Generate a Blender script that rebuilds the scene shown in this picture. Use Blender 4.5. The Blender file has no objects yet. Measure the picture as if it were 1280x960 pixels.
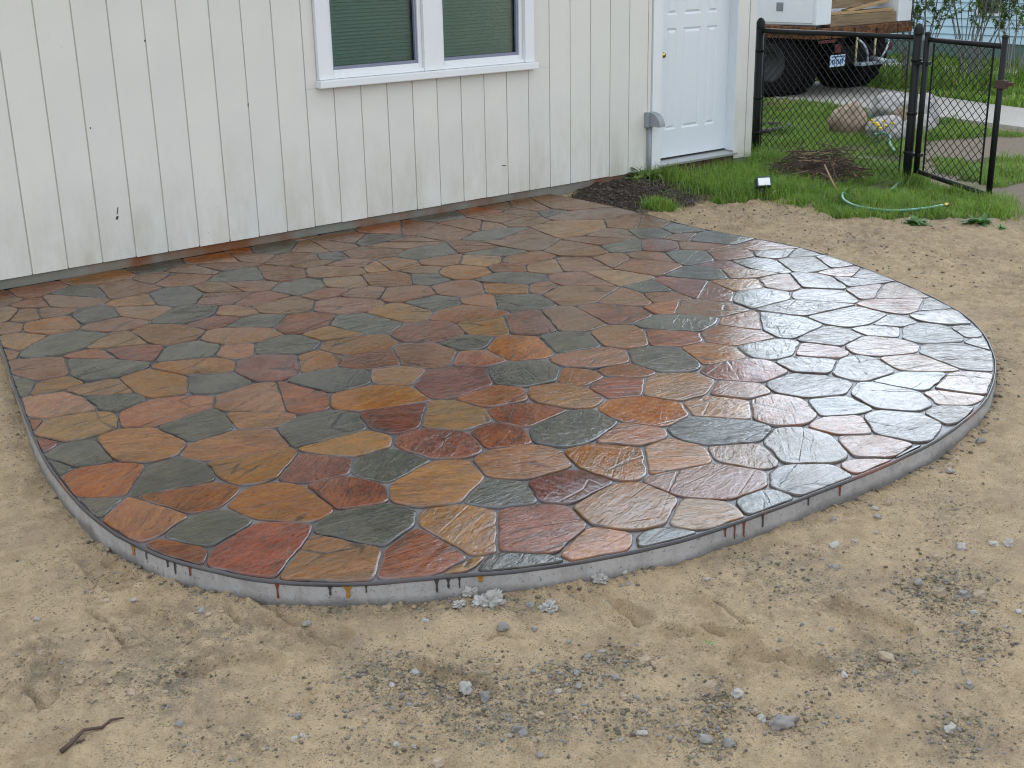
import bpy, bmesh, math, random
import numpy as np
from mathutils import Vector, Matrix, noise as mnoise
rng = np.random.default_rng(7); random.seed(7)
scene = bpy.context.scene

# ---------------------------------------------------------------- camera
CAM_LOC = Vector((-2.29401, -6.91177, 1.76116))
YAW, PITCH, ROLL = 0.69354, 0.33073, -0.01942
f_ = Vector((math.sin(YAW)*math.cos(PITCH), math.cos(YAW)*math.cos(PITCH), -math.sin(PITCH)))
r_ = Vector((math.cos(YAW), -math.sin(YAW), 0)); u_ = r_.cross(f_)
rr = math.cos(ROLL)*r_ + math.sin(ROLL)*u_; uu = -math.sin(ROLL)*r_ + math.cos(ROLL)*u_
cd = bpy.data.cameras.new('camera'); cam = bpy.data.objects.new('camera', cd)
scene.collection.objects.link(cam)
M = Matrix((rr, uu, -f_)).transposed().to_4x4(); M.translation = CAM_LOC
cam.matrix_world = M
cd.sensor_width = 36.0; cd.lens = 1560.32/1280*36.0; cd.clip_end = 2000
scene.camera = cam

# ---------------------------------------------------------------- sky, sun, exposure
SUN_AZ, SUN_EL = math.radians(62), math.radians(19)     # azimuth from +Y towards +X
world = bpy.data.worlds.new('World'); scene.world = world; world.use_nodes = True
wn = world.node_tree; wn.nodes.clear()
sky = wn.nodes.new('ShaderNodeTexSky'); sky.sky_type = 'NISHITA'; sky.sun_disc = False
sky.sun_elevation = SUN_EL; sky.sun_rotation = SUN_AZ
sky.air_density = 1.0; sky.dust_density = 2.0; sky.ozone_density = 1.0
hsv = wn.nodes.new('ShaderNodeHueSaturation'); hsv.inputs['Saturation'].default_value = 0.10   # thin overcast: greyer than clear air
veil = wn.nodes.new('ShaderNodeMix'); veil.data_type = 'RGBA'; veil.inputs[0].default_value = 0.82; veil.inputs[7].default_value = (9.3, 9.9, 10.8, 1)   # even cloud layer
bg = wn.nodes.new('ShaderNodeBackground'); bg.inputs[1].default_value = 0.15
wo = wn.nodes.new('ShaderNodeOutputWorld')
wn.links.new(sky.outputs[0], hsv.inputs['Color']); wn.links.new(hsv.outputs[0], veil.inputs[6]); wn.links.new(veil.outputs[2], bg.inputs[0]); wn.links.new(bg.outputs[0], wo.inputs[0])
sd = bpy.data.lights.new('sun', 'SUN'); sd.energy = 1.5; sd.angle = math.radians(47); sd.color = (0.66, 0.82, 1.0)
sun = bpy.data.objects.new('sun', sd); scene.collection.objects.link(sun)
sdir = Vector((math.sin(SUN_AZ)*math.cos(SUN_EL), math.cos(SUN_AZ)*math.cos(SUN_EL), math.sin(SUN_EL)))
sun.rotation_euler = (-sdir).to_track_quat('-Z', 'Y').to_euler()
vs = scene.view_settings; vs.view_transform = 'Standard'; vs.look = 'None'; vs.exposure = 0.14; vs.gamma = 1.0; vs.use_curve_mapping = False
scene.cycles.use_denoising = True; scene.cycles.use_adaptive_sampling = True; scene.cycles.adaptive_threshold = 0.02
scene.cycles.filter_width = 1.05
scene.cycles.max_bounces = 5; scene.cycles.diffuse_bounces = 3; scene.cycles.glossy_bounces = 3; scene.cycles.transparent_max_bounces = 8

# ---------------------------------------------------------------- measured plan data (metres; stones in millimetres)
STONES="""R -155,0 -300,0 -310,-44 -174,-191
O 128,0 -155,0 -174,-191 -145,-290 -66,-290 -29,-279 141,-174
T -145,-290 -174,-191 -310,-44 -375,-321 -273,-359
G -29,-279 180,-591 253,-247 141,-174
O 522,-210 518,0 128,0 141,-174 253,-247 441,-270
T -117,-550 -66,-290 -145,-290 -273,-359 -244,-465 -172,-514
T 183,-632 180,-591 -29,-279 -66,-290 -117,-550 -11,-695 98,-703
Y -375,-321 -457,-671 -377,-677 -244,-465 -273,-359
T -245,-757 -172,-514 -244,-465 -377,-677 -324,-751
Y -126,-997 -102,-772 -245,-757 -324,-751 -396,-918 -311,-1053 -176,-1074
T -172,-514 -245,-757 -102,-772 -11,-695 -117,-550
G -102,-772 -126,-997 74,-989 124,-777 98,-703 -11,-695
T 502,-601 483,-485 441,-270 253,-247 180,-591 183,-632 385,-636
T 483,-485 621,-368 688,-288 653,-227 522,-210 441,-270
G 891,0 518,0 522,-210 653,-227 842,-132
Y 307,-914 385,-636 183,-632 98,-703 124,-777
Y 363,-1021 307,-914 124,-777 74,-989 155,-1167
G 385,-636 307,-914 363,-1021 463,-1034 603,-856 624,-661 502,-601
G 241,-1338 437,-1291 539,-1149 463,-1034 363,-1021 155,-1167 130,-1219
P 155,-1167 74,-989 -126,-997 -176,-1074 -84,-1229 2,-1254 130,-1219
T -396,-918 -324,-751 -377,-677 -457,-671 -510,-897
Y -548,-1057 -560,-1106 -512,-1236 -311,-1053 -396,-918 -510,-897
G -286,-1399 -84,-1229 -176,-1074 -311,-1053 -512,-1236 -565,-1337 -410,-1424
Y -286,-1399 -213,-1455 -21,-1541 2,-1254 -84,-1229
T 281,-1522 241,-1338 130,-1219 2,-1254 -21,-1541 18,-1628 169,-1635
P -621,-1342 -670,-1531 -616,-1721 -482,-1735 -400,-1481 -410,-1424 -565,-1337
O -400,-1481 -231,-1666 -213,-1455 -286,-1399 -410,-1424
R -21,-1541 -213,-1455 -231,-1666 -133,-1817 18,-1628
G -135,-1825 104,-1928 219,-1786 169,-1635 18,-1628 -133,-1817
G -133,-1817 -231,-1666 -400,-1481 -482,-1735 -464,-1882 -339,-1910 -185,-1873 -135,-1825
T -560,-1106 -621,-1342 -565,-1337 -512,-1236
Y -464,-1882 -482,-1735 -616,-1721 -713,-1881 -583,-1913
G -670,-1531 -676,-1553 -756,-1879 -713,-1881 -616,-1721
O -583,-1913 -547,-2052 -372,-2162 -339,-1910 -464,-1882
Y -211,-2323 -108,-2096 -185,-1873 -339,-1910 -372,-2162 -352,-2265
O -756,-1879 -800,-2056 -814,-2115 -767,-2205 -570,-2264 -547,-2052 -583,-1913 -713,-1881
G -352,-2265 -372,-2162 -547,-2052 -570,-2264 -523,-2326
R -814,-2115 -864,-2329 -767,-2205
Y -864,-2329 -870,-2358 -813,-2499 -705,-2530 -588,-2503 -523,-2326 -570,-2264 -767,-2205
O -487,-2591 -216,-2547 -134,-2407 -211,-2323 -352,-2265 -523,-2326 -588,-2503
G -265,-2825 -208,-2617 -216,-2547 -487,-2591 -461,-2832
O -461,-2832 -487,-2591 -588,-2503 -705,-2530 -742,-2819 -661,-2915 -554,-2926
G -914,-2572 -920,-2607 -870,-2779 -742,-2819 -705,-2530 -813,-2499
R -870,-2358 -899,-2479 -914,-2572 -813,-2499
G -920,-2607 -955,-2822 -870,-2779
O -955,-2822 -963,-2872 -977,-3030 -845,-3141 -844,-3141 -661,-2915 -742,-2819 -870,-2779
G -830,-3155 -545,-3230 -506,-3036 -554,-2926 -661,-2915 -844,-3141
R -545,-3230 -830,-3155 -746,-3425 -641,-3439 -508,-3335
G -977,-3030 -991,-3182 -989,-3261 -845,-3141
O -989,-3261 -985,-3418 -969,-3517 -901,-3505 -746,-3425 -830,-3155 -844,-3141 -845,-3141
G -901,-3505 -813,-3687 -611,-3610 -641,-3439 -746,-3425
R -969,-3517 -950,-3627 -891,-3788 -813,-3687 -901,-3505
R -891,-3788 -888,-3795 -808,-3954 -771,-4000 -528,-3804 -485,-3742 -611,-3610 -813,-3687
Y -771,-4000 -686,-4104 -566,-4200 -421,-4041 -528,-3804
O -641,-3439 -611,-3610 -485,-3742 -380,-3716 -347,-3456 -406,-3363 -508,-3335
Y -406,-3363 -207,-3195 -197,-3143 -202,-3128 -506,-3036 -545,-3230 -508,-3335
R -347,-3456 -186,-3493 -90,-3366 -207,-3195 -406,-3363
R -137,-3648 -186,-3493 -347,-3456 -380,-3716 -220,-3777
G -528,-3804 -421,-4041 -253,-3977 -176,-3882 -220,-3777 -380,-3716 -485,-3742
R -566,-4200 -562,-4204 -415,-4292 -262,-4264 -253,-3977 -421,-4041
O -185,-4290 8,-4056 -53,-3941 -176,-3882 -253,-3977 -262,-4264 -206,-4285
G 140,-4116 226,-3942 149,-3828 -53,-3941 8,-4056
O -53,-3941 149,-3828 205,-3655 108,-3582 -137,-3648 -220,-3777 -176,-3882
G -90,-3366 -186,-3493 -137,-3648 108,-3582 72,-3380
R 305,-3639 372,-3440 258,-3295 142,-3291 72,-3380 108,-3582 205,-3655
R 556,-3564 511,-3428 372,-3440 305,-3639 468,-3706
O 149,-3828 226,-3942 431,-3969 509,-3809 468,-3706 305,-3639 205,-3655
Y -415,-4292 -385,-4311 -332,-4345 -206,-4285 -262,-4264
G -332,-4345 -229,-4412 -69,-4488 -65,-4423 -185,-4290 -206,-4285
Y 567,-4190 743,-3993 632,-3842 509,-3809 431,-3969 448,-4158 507,-4204
R 431,-3969 226,-3942 140,-4116 200,-4192 448,-4158
R -65,-4423 145,-4343 200,-4192 140,-4116 8,-4056 -185,-4290
Y 145,-4343 213,-4472 323,-4503 507,-4389 507,-4204 448,-4158 200,-4192
O -69,-4488 -54,-4495 115,-4557 122,-4559 213,-4472 145,-4343 -65,-4423
G 122,-4559 306,-4607 368,-4615 323,-4503 213,-4472
G 632,-3842 856,-3763 890,-3581 817,-3534 556,-3564 468,-3706 509,-3809
O 632,-3842 743,-3993 882,-3993 939,-3913 856,-3763
G 909,-4140 1083,-4254 1239,-4190 1237,-4087 1102,-3896 939,-3913 882,-3993
Y 819,-4269 909,-4140 882,-3993 743,-3993 567,-4190
T 1083,-4254 909,-4140 819,-4269 892,-4439 975,-4437
P 608,-4517 787,-4527 892,-4439 819,-4269 567,-4190 507,-4204 507,-4389
Y 323,-4503 368,-4615 532,-4636 549,-4637 608,-4517 507,-4389
G 549,-4637 788,-4655 792,-4655 787,-4527 608,-4517
L 792,-4655 1026,-4670 1073,-4671 1111,-4554 975,-4437 892,-4439 787,-4527
L 1202,-4562 1330,-4390 1326,-4256 1239,-4190 1083,-4254 975,-4437 1111,-4554
T 1450,-4239 1578,-4071 1540,-3945 1408,-3932 1237,-4087 1239,-4190 1326,-4256
O 1102,-3896 1237,-4087 1408,-3932 1335,-3774 1196,-3759
T 1499,-3680 1335,-3774 1408,-3932 1540,-3945 1606,-3834
R 1832,-3579 1605,-3517 1520,-3551 1499,-3680 1606,-3834 1804,-3826 1865,-3676
L 1578,-4071 1742,-4157 1894,-4083 1895,-3959 1804,-3826 1606,-3834 1540,-3945
Y 1308,-3459 1133,-3609 1196,-3759 1335,-3774 1499,-3680 1520,-3551 1398,-3450
Y 1728,-3259 1605,-3517 1832,-3579 1915,-3422 1869,-3283
G 1865,-3676 1991,-3691 2182,-3586 2189,-3542 2154,-3474 1915,-3422 1832,-3579
T 1915,-3422 2154,-3474 2200,-3350 2118,-3136 1970,-3168 1869,-3283
T 2118,-3136 2200,-3350 2450,-3120 2449,-3087 2230,-3066
G 2450,-3120 2200,-3350 2154,-3474 2189,-3542 2490,-3494 2529,-3338
L 2255,-3752 2472,-3722 2520,-3600 2490,-3494 2189,-3542 2182,-3586
P 2255,-3752 2182,-3586 1991,-3691 2095,-3855 2198,-3859
L 1895,-3959 2095,-3855 1991,-3691 1865,-3676 1804,-3826
R 1970,-3168 1823,-2951 1640,-3159 1728,-3259 1869,-3283
G 2230,-3066 2104,-2884 2039,-2812 1825,-2859 1823,-2951 1970,-3168 2118,-3136
G 1605,-3517 1728,-3259 1640,-3159 1534,-3125 1405,-3274 1398,-3450 1520,-3551
O 856,-3763 939,-3913 1102,-3896 1196,-3759 1133,-3609 1000,-3545 890,-3581
L 2141,-4123 2237,-3949 2198,-3859 2095,-3855 1895,-3959 1894,-4083 1940,-4120
P 2237,-3949 2418,-4040 2539,-3973 2548,-3862 2472,-3722 2255,-3752 2198,-3859
L 2548,-3862 2708,-3767 2639,-3639 2520,-3600 2472,-3722
G 2763,-4067 2888,-3892 2848,-3772 2708,-3767 2548,-3862 2539,-3973 2692,-4085
L 2417,-4412 2657,-4264 2668,-4255 2692,-4085 2539,-3973 2418,-4040 2348,-4301
T 2418,-4040 2237,-3949 2141,-4123 2280,-4275 2348,-4301
G 1981,-4336 2042,-4347 2280,-4275 2141,-4123 1940,-4120
L 1888,-4460 1981,-4336 1940,-4120 1894,-4083 1742,-4157 1675,-4333 1772,-4472
G 1742,-4157 1578,-4071 1450,-4239 1587,-4329 1675,-4333
L 1521,-4667 1559,-4666 1716,-4610 1772,-4472 1675,-4333 1587,-4329 1448,-4481 1476,-4640
T 1330,-4390 1448,-4481 1587,-4329 1450,-4239 1326,-4256
T 1298,-4661 1476,-4640 1448,-4481 1330,-4390 1202,-4562
L 1716,-4610 1741,-4637 1850,-4619 1979,-4585 1986,-4565 1888,-4460 1772,-4472
T 1986,-4565 2060,-4564 2108,-4552 2128,-4543 2042,-4347 1981,-4336 1888,-4460
T 2128,-4543 2413,-4414 2417,-4412 2348,-4301 2280,-4275 2042,-4347
G 1294,-4677 1521,-4667 1476,-4640 1298,-4661
L 2668,-4255 2856,-4106 2763,-4067 2692,-4085
L 2856,-4106 2930,-4047 3003,-3965 2888,-3892 2763,-4067
P 1073,-4671 1293,-4677 1294,-4677 1298,-4661 1202,-4562 1111,-4554
L 2888,-3892 3003,-3965 3149,-3799 3171,-3762 3005,-3667 2901,-3655 2848,-3772
L 3171,-3762 3290,-3560 3246,-3545 3005,-3667
T 3290,-3560 3358,-3444 3439,-3263 3414,-3247 3342,-3234 3050,-3382 3246,-3545
T 2901,-3655 3005,-3667 3246,-3545 3050,-3382 2977,-3347 2902,-3368 2886,-3386 2871,-3586
L 2871,-3586 2639,-3639 2708,-3767 2848,-3772 2901,-3655
L 2520,-3600 2639,-3639 2871,-3586 2886,-3386 2529,-3338 2490,-3494
L 3091,-3164 2961,-2996 2863,-2996 2742,-3095 2902,-3368 2977,-3347
P 3050,-3382 3342,-3234 3146,-3152 3091,-3164 2977,-3347
L 3146,-3152 3280,-2942 3282,-2828 3202,-2750 3172,-2745 2961,-2996 3091,-3164
L 3414,-3247 3328,-3041 3280,-2942 3146,-3152 3342,-3234
T 3328,-3041 3571,-2941 3586,-2901 3421,-2841 3282,-2828 3280,-2942
L 3421,-2841 3602,-2589 3453,-2503 3379,-2482 3202,-2750 3282,-2828
L 3586,-2901 3644,-2738 3679,-2600 3602,-2589 3421,-2841
L 3439,-3263 3516,-3093 3571,-2941 3328,-3041 3414,-3247
L 3679,-2600 3729,-2399 3690,-2393 3453,-2503 3602,-2589
L 2529,-3338 2886,-3386 2902,-3368 2742,-3095 2452,-3083 2449,-3087 2450,-3120
L 3379,-2482 3453,-2503 3690,-2393 3445,-2249 3346,-2370
G 3172,-2315 3098,-2537 3133,-2719 3172,-2745 3202,-2750 3379,-2482 3346,-2370
T 2962,-2697 2825,-2856 2863,-2996 2961,-2996 3172,-2745 3133,-2719
G 2742,-3095 2863,-2996 2825,-2856 2652,-2799 2479,-2929 2452,-3083
Y 2652,-2799 2825,-2856 2962,-2697 2845,-2600 2736,-2543 2733,-2551
Y 3133,-2719 3098,-2537 2990,-2404 2845,-2600 2962,-2697
P 3346,-2370 3445,-2249 3496,-2081 3493,-2078 3264,-2055 3112,-2265 3172,-2315
P 3729,-2399 3733,-2387 3739,-2051 3496,-2081 3445,-2249 3690,-2393
G 3739,-2051 3740,-2014 3733,-1699 3622,-1676 3387,-1814 3493,-2078 3496,-2081
T 3493,-2078 3387,-1814 3333,-1766 3178,-1934 3264,-2055
G 3112,-2265 3264,-2055 3178,-1934 3055,-1911 2911,-2150 2887,-2228 2941,-2250
G 2845,-2600 2990,-2404 2941,-2250 2887,-2228 2628,-2295 2736,-2543
R 3098,-2537 3172,-2315 3112,-2265 2941,-2250 2990,-2404
R 2405,-2767 2733,-2551 2736,-2543 2628,-2295 2603,-2287 2540,-2313 2441,-2566 2398,-2751
R 2652,-2799 2733,-2551 2405,-2767 2479,-2929
T 2479,-2929 2405,-2767 2398,-2751 2316,-2727 2104,-2884 2230,-3066 2449,-3087 2452,-3083
G 3733,-1699 3730,-1560 3767,-1321 3553,-1418 3473,-1598 3622,-1676
T 3387,-1814 3622,-1676 3473,-1598 3318,-1636 3333,-1766
G 3473,-1598 3553,-1418 3433,-1326 3359,-1296 3212,-1563 3212,-1564 3318,-1636
R 3178,-1934 3333,-1766 3318,-1636 3212,-1564 2992,-1796 3055,-1911
T 2879,-1754 2813,-1881 2911,-2150 3055,-1911 2992,-1796
T 2887,-2228 2911,-2150 2813,-1881 2556,-1989 2546,-2005 2603,-2287 2628,-2295
G 2302,-2310 2286,-2480 2441,-2566 2540,-2313
P 2441,-2566 2286,-2480 2181,-2667 2316,-2727 2398,-2751
O 2104,-2884 2316,-2727 2181,-2667 2088,-2664 2039,-2812
G 3246,-639 3530,-576 3481,-425 3342,-435 3243,-618
T 2905,-1507 3181,-1536 3022,-1247 2872,-1201 2854,-1225
G 2992,-1796 3212,-1564 3212,-1563 3181,-1536 2905,-1507 2825,-1697 2879,-1754
P 2661,-1691 2825,-1697 2905,-1507 2854,-1225 2558,-1380 2543,-1546
T 2556,-1989 2813,-1881 2879,-1754 2825,-1697 2661,-1691
T 2556,-1989 2661,-1691 2543,-1546 2493,-1573 2301,-1861 2388,-1926 2546,-2005
Y 2301,-1861 2493,-1573 2258,-1582 2154,-1714 2199,-1840
R 2290,-2298 2388,-1926 2301,-1861 2199,-1840 2108,-1940 2084,-2068
Y 2546,-2005 2388,-1926 2290,-2298 2297,-2309 2302,-2310 2540,-2313 2603,-2287
T 2088,-2664 2181,-2667 2286,-2480 2302,-2310 2297,-2309 1977,-2456
T 1977,-2456 2297,-2309 2290,-2298 2084,-2068 1882,-2151 1806,-2371 1853,-2422
P 2108,-1940 1980,-1931 1856,-2077 1882,-2151 2084,-2068
O 1856,-2077 1980,-1931 1820,-1718 1687,-1916 1713,-1960
G 1827,-1634 1820,-1718 1980,-1931 2108,-1940 2199,-1840 2154,-1714 2004,-1593
G 1882,-2151 1856,-2077 1713,-1960 1545,-2193 1558,-2297 1686,-2358 1806,-2371
T 1749,-2787 1853,-2422 1806,-2371 1686,-2358 1496,-2705 1599,-2800
R 1825,-2859 2039,-2812 2088,-2664 1977,-2456 1853,-2422 1749,-2787
T 2154,-1714 2258,-1582 2197,-1441 2060,-1467 2004,-1593
T 2298,-1329 2197,-1441 2258,-1582 2493,-1573 2543,-1546 2558,-1380 2504,-1344
G 2504,-1344 2465,-1115 2162,-1080 2161,-1083 2159,-1121 2298,-1329
Y 2159,-1121 1988,-1308 2060,-1467 2197,-1441 2298,-1329
T 2866,-1174 2569,-950 2464,-887 2465,-1115 2504,-1344 2558,-1380 2854,-1225 2872,-1201
T 2162,-1080 2465,-1115 2464,-887 2393,-787 2310,-772 2303,-776 2292,-782
G 2569,-950 2957,-810 2962,-796 2869,-705 2650,-668 2614,-663 2393,-787 2464,-887
T 2957,-810 2569,-950 2866,-1174
Y 3022,-1247 3312,-1167 3475,-967 3211,-741 2962,-796 2957,-810 2866,-1174 2872,-1201
T 3212,-1563 3359,-1296 3312,-1167 3022,-1247 3181,-1536
T 3819,-958 3842,-790 3846,-712 3530,-576 3246,-639 3211,-741 3475,-967
T 3433,-1326 3813,-1001 3819,-958 3475,-967 3312,-1167 3359,-1296
P 3767,-1321 3794,-1142 3813,-1001 3433,-1326 3553,-1418
O 3846,-712 3859,-466 3860,-106 3860,0 3649,0 3481,-425 3530,-576
T 3649,0 3456,0 3325,-182 3342,-435 3481,-425
T 3342,-435 3325,-182 3208,-239 3155,-288 3161,-517 3243,-618
T 3211,-741 3246,-639 3243,-618 3161,-517 3135,-518 2907,-578 2869,-705 2962,-796
T 2869,-270 3135,-518 3161,-517 3155,-288 2869,-270
T 3456,0 3159,0 3208,-239 3325,-182
T 2869,-705 2907,-578 2881,-409 2650,-668
G 2087,-195 1861,-404 1852,-486 1866,-498 2028,-491 2254,-469 2229,-390
G 2006,-754 1835,-867 1884,-1039 2161,-1083 2162,-1080 2292,-782
P 2161,-1083 1884,-1039 1820,-1161 1892,-1283 1988,-1308 2159,-1121
G 1741,-1576 1764,-1392 1656,-1285 1513,-1508 1574,-1584
Y 2060,-1467 1988,-1308 1892,-1283 1764,-1392 1741,-1576 1827,-1634 2004,-1593
T 1656,-1285 1764,-1392 1892,-1283 1820,-1161 1639,-1172
P 1513,-1508 1656,-1285 1639,-1172 1619,-1153 1493,-1102 1434,-1121 1335,-1355 1384,-1444
Y 1230,-1020 1140,-1214 1230,-1341 1335,-1355 1434,-1121
Y 1713,-856 1619,-1153 1639,-1172 1820,-1161 1884,-1039 1835,-867
Y 1619,-1153 1713,-856 1709,-855 1541,-970 1493,-1102
T 1493,-1102 1541,-970 1405,-770 1293,-749 1188,-947 1230,-1020 1434,-1121
T 1081,-1431 1215,-1621 1384,-1444 1335,-1355 1230,-1341
P 1081,-1431 1230,-1341 1140,-1214 940,-1265 962,-1411
T 1384,-1444 1215,-1621 1205,-1713 1263,-1753 1488,-1755 1574,-1584 1513,-1508
G 1488,-1755 1263,-1753 1281,-2012 1466,-1997 1536,-1887
P 1536,-1887 1687,-1916 1820,-1718 1827,-1634 1741,-1576 1574,-1584 1488,-1755
T 1545,-2193 1466,-1997 1281,-2012 1158,-2118 1231,-2246 1483,-2316 1558,-2297
T 1545,-2193 1713,-1960 1687,-1916 1536,-1887 1466,-1997
Y 1281,-2012 1263,-1753 1205,-1713 1015,-1784 1053,-2089 1158,-2118
P 1015,-1784 1205,-1713 1215,-1621 1081,-1431 962,-1411 833,-1569 894,-1719
G 1053,-2089 1015,-1784 894,-1719 755,-1859 806,-2115 882,-2171
T 2303,-776 2028,-491 1866,-498 2006,-754 2292,-782
T 2006,-754 1866,-498 1852,-486 1677,-536 1625,-717 1709,-855 1713,-856 1835,-867
G 1550,-445 1473,-629 1537,-720 1625,-717 1677,-536 1629,-501
T 1861,-404 1752,-72 1728,-72 1629,-501 1677,-536 1852,-486
T 1861,-404 2087,-195 2066,-77 1840,-34 1752,-72
O 2229,-390 2503,0 2177,0 2066,-77 2087,-195
G 2177,0 1843,0 1840,-34 2066,-77
T 2614,-663 2609,-272 2263,-481 2310,-772 2393,-787
P 2541,0 2503,0 2229,-390 2254,-469 2263,-481 2609,-272 2624,-240
G 2869,-270 2970,0 2541,0 2624,-240 2864,-273 2869,-270
O 3208,-239 3159,0 2970,0 2869,-270 3155,-288
T 2650,-668 2881,-409 2864,-273 2624,-240 2609,-272 2614,-663
T 2907,-578 3135,-518 2869,-270 2864,-273 2881,-409
T 2254,-469 2028,-491 2303,-776 2310,-772 2263,-481
P 1537,-720 1405,-770 1541,-970 1709,-855 1625,-717
G 986,-833 1120,-501 909,-488 833,-519 734,-628 796,-707
T 1174,-479 1106,-333 868,-189 909,-488 1120,-501 1166,-492
T 1354,-330 1280,-166 1168,-49 1106,-333 1174,-479
T 1120,-501 986,-833 1031,-930 1188,-947 1293,-749 1255,-644 1166,-492
T 1166,-492 1255,-644 1473,-629 1550,-445 1440,-322 1354,-330 1174,-479
G 940,-1265 1140,-1214 1230,-1020 1188,-947 1031,-930 885,-1057 926,-1248
T 986,-833 796,-707 774,-983 808,-1032 885,-1057 1031,-930
T 774,-983 796,-707 734,-628 624,-661 603,-856
P 600,-1179 808,-1032 774,-983 603,-856 463,-1034 539,-1149
P 649,-1266 926,-1248 885,-1057 808,-1032 600,-1179
Y 926,-1248 649,-1266 628,-1427 715,-1541 833,-1569 962,-1411 940,-1265
Y 539,-1149 437,-1291 525,-1427 628,-1427 649,-1266 600,-1179
R 358,-1533 525,-1427 437,-1291 241,-1338 281,-1522
G 628,-1427 525,-1427 358,-1533 537,-1704 715,-1541
R 567,-1891 755,-1859 894,-1719 833,-1569 715,-1541 537,-1704 522,-1846
T 219,-1786 349,-1868 522,-1846 537,-1704 358,-1533 281,-1522 169,-1635
G 522,-1846 349,-1868 255,-2034 400,-2160 512,-2152 594,-2063 567,-1891
Y 806,-2115 755,-1859 567,-1891 594,-2063
T 833,-519 712,-328 621,-368 483,-485 502,-601 624,-661 734,-628
O 1106,-333 1168,-49 1142,0 891,0 842,-132 868,-189
T 653,-227 688,-288 712,-328 833,-519 909,-488 868,-189 842,-132
G 1600,0 1345,0 1280,-166 1354,-330 1440,-322 1664,-69
O 1840,-34 1843,0 1600,0 1664,-69 1728,-72 1752,-72
O 1280,-166 1345,0 1142,0 1168,-49
T 1629,-501 1728,-72 1664,-69 1440,-322 1550,-445
T 1405,-770 1537,-720 1473,-629 1255,-644 1293,-749
O 255,-2034 349,-1868 219,-1786 104,-1928 159,-2040
R 267,-2411 400,-2160 255,-2034 159,-2040 67,-2196 65,-2385 137,-2432 159,-2441
T 542,-2328 512,-2152 400,-2160 267,-2411 433,-2439
G 223,-2718 413,-2740 512,-2570 433,-2439 267,-2411 159,-2441
T 542,-2328 773,-2376 851,-2337 882,-2171 806,-2115 594,-2063 512,-2152
O -108,-2096 67,-2196 159,-2040 104,-1928 -135,-1825 -185,-1873
G 65,-2385 67,-2196 -108,-2096 -211,-2323 -134,-2407
O -208,-2617 -25,-2794 137,-2432 65,-2385 -134,-2407 -216,-2547
R 223,-2718 159,-2441 137,-2432 -25,-2794 -3,-2863 123,-2882
O -3,-2863 -25,-2794 -208,-2617 -265,-2825 -150,-2918
O -506,-3036 -202,-3128 -150,-2918 -265,-2825 -461,-2832 -554,-2926
G -197,-3143 107,-3170 180,-2984 123,-2882 -3,-2863 -150,-2918 -202,-3128
O 180,-2984 459,-3071 481,-3068 522,-2868 413,-2740 223,-2718 123,-2882
Y 107,-3170 -197,-3143 -207,-3195 -90,-3366 72,-3380 142,-3291
R 964,-2447 1151,-2441 1231,-2246 1158,-2118 1053,-2089 882,-2171 851,-2337
P 805,-2771 967,-2617 964,-2447 851,-2337 773,-2376 652,-2617 708,-2738
R 512,-2570 652,-2617 773,-2376 542,-2328 433,-2439
Y 652,-2617 512,-2570 413,-2740 522,-2868 708,-2738
R 708,-2738 522,-2868 481,-3068 548,-3118 786,-3092 904,-2892 805,-2771
G 967,-2617 1066,-2686 1229,-2565 1151,-2441 964,-2447
O 1037,-2888 1066,-2686 967,-2617 805,-2771 904,-2892
Y 1302,-2585 1483,-2316 1231,-2246 1151,-2441 1229,-2565
O 1257,-2953 1383,-2682 1302,-2585 1229,-2565 1066,-2686 1037,-2888 1167,-2979
O 580,-3287 760,-3348 858,-3206 786,-3092 548,-3118
Y 372,-3440 511,-3428 580,-3287 548,-3118 481,-3068 459,-3071 258,-3295
R 258,-3295 459,-3071 180,-2984 107,-3170 142,-3291
R 556,-3564 817,-3534 760,-3348 580,-3287 511,-3428
R 1496,-2705 1686,-2358 1558,-2297 1483,-2316 1302,-2585 1383,-2682
G 1484,-3021 1599,-2800 1496,-2705 1383,-2682 1257,-2953
G 858,-3206 994,-3244 1151,-3107 1167,-2979 1037,-2888 904,-2892 786,-3092
O 1226,-3231 1405,-3274 1534,-3125 1484,-3021 1257,-2953 1167,-2979 1151,-3107
T 1640,-3159 1823,-2951 1825,-2859 1749,-2787 1599,-2800 1484,-3021 1534,-3125
T 1193,-3335 1308,-3459 1398,-3450 1405,-3274 1226,-3231
T 1048,-3369 1193,-3335 1226,-3231 1151,-3107 994,-3244
R 1133,-3609 1308,-3459 1193,-3335 1048,-3369 1000,-3545
O 1048,-3369 994,-3244 858,-3206 760,-3348 817,-3534 890,-3581 1000,-3545"""
LAWN1=[[4.66,-0.4],[4.77,-0.7],[4.73,-0.93],[5.05,-1.08],[5.07,-1.36],[4.93,-1.81],[5.01,-2.11],[5.39,-2.27],[5.79,-2.59],[6.23,-2.2],[6.46,-1.56],[6.71,-1.3],[7.68,-0.67],[8.55,-0.2],[9.34,-0.74],[9.55,-0.63],[9.8,0.79],[10.51,3.52]]
LAWN2=[[7.73,-0.72],[8.21,-1.44],[7.11,-2.04],[6.77,-1.89],[7.12,-1.15]]
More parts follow.
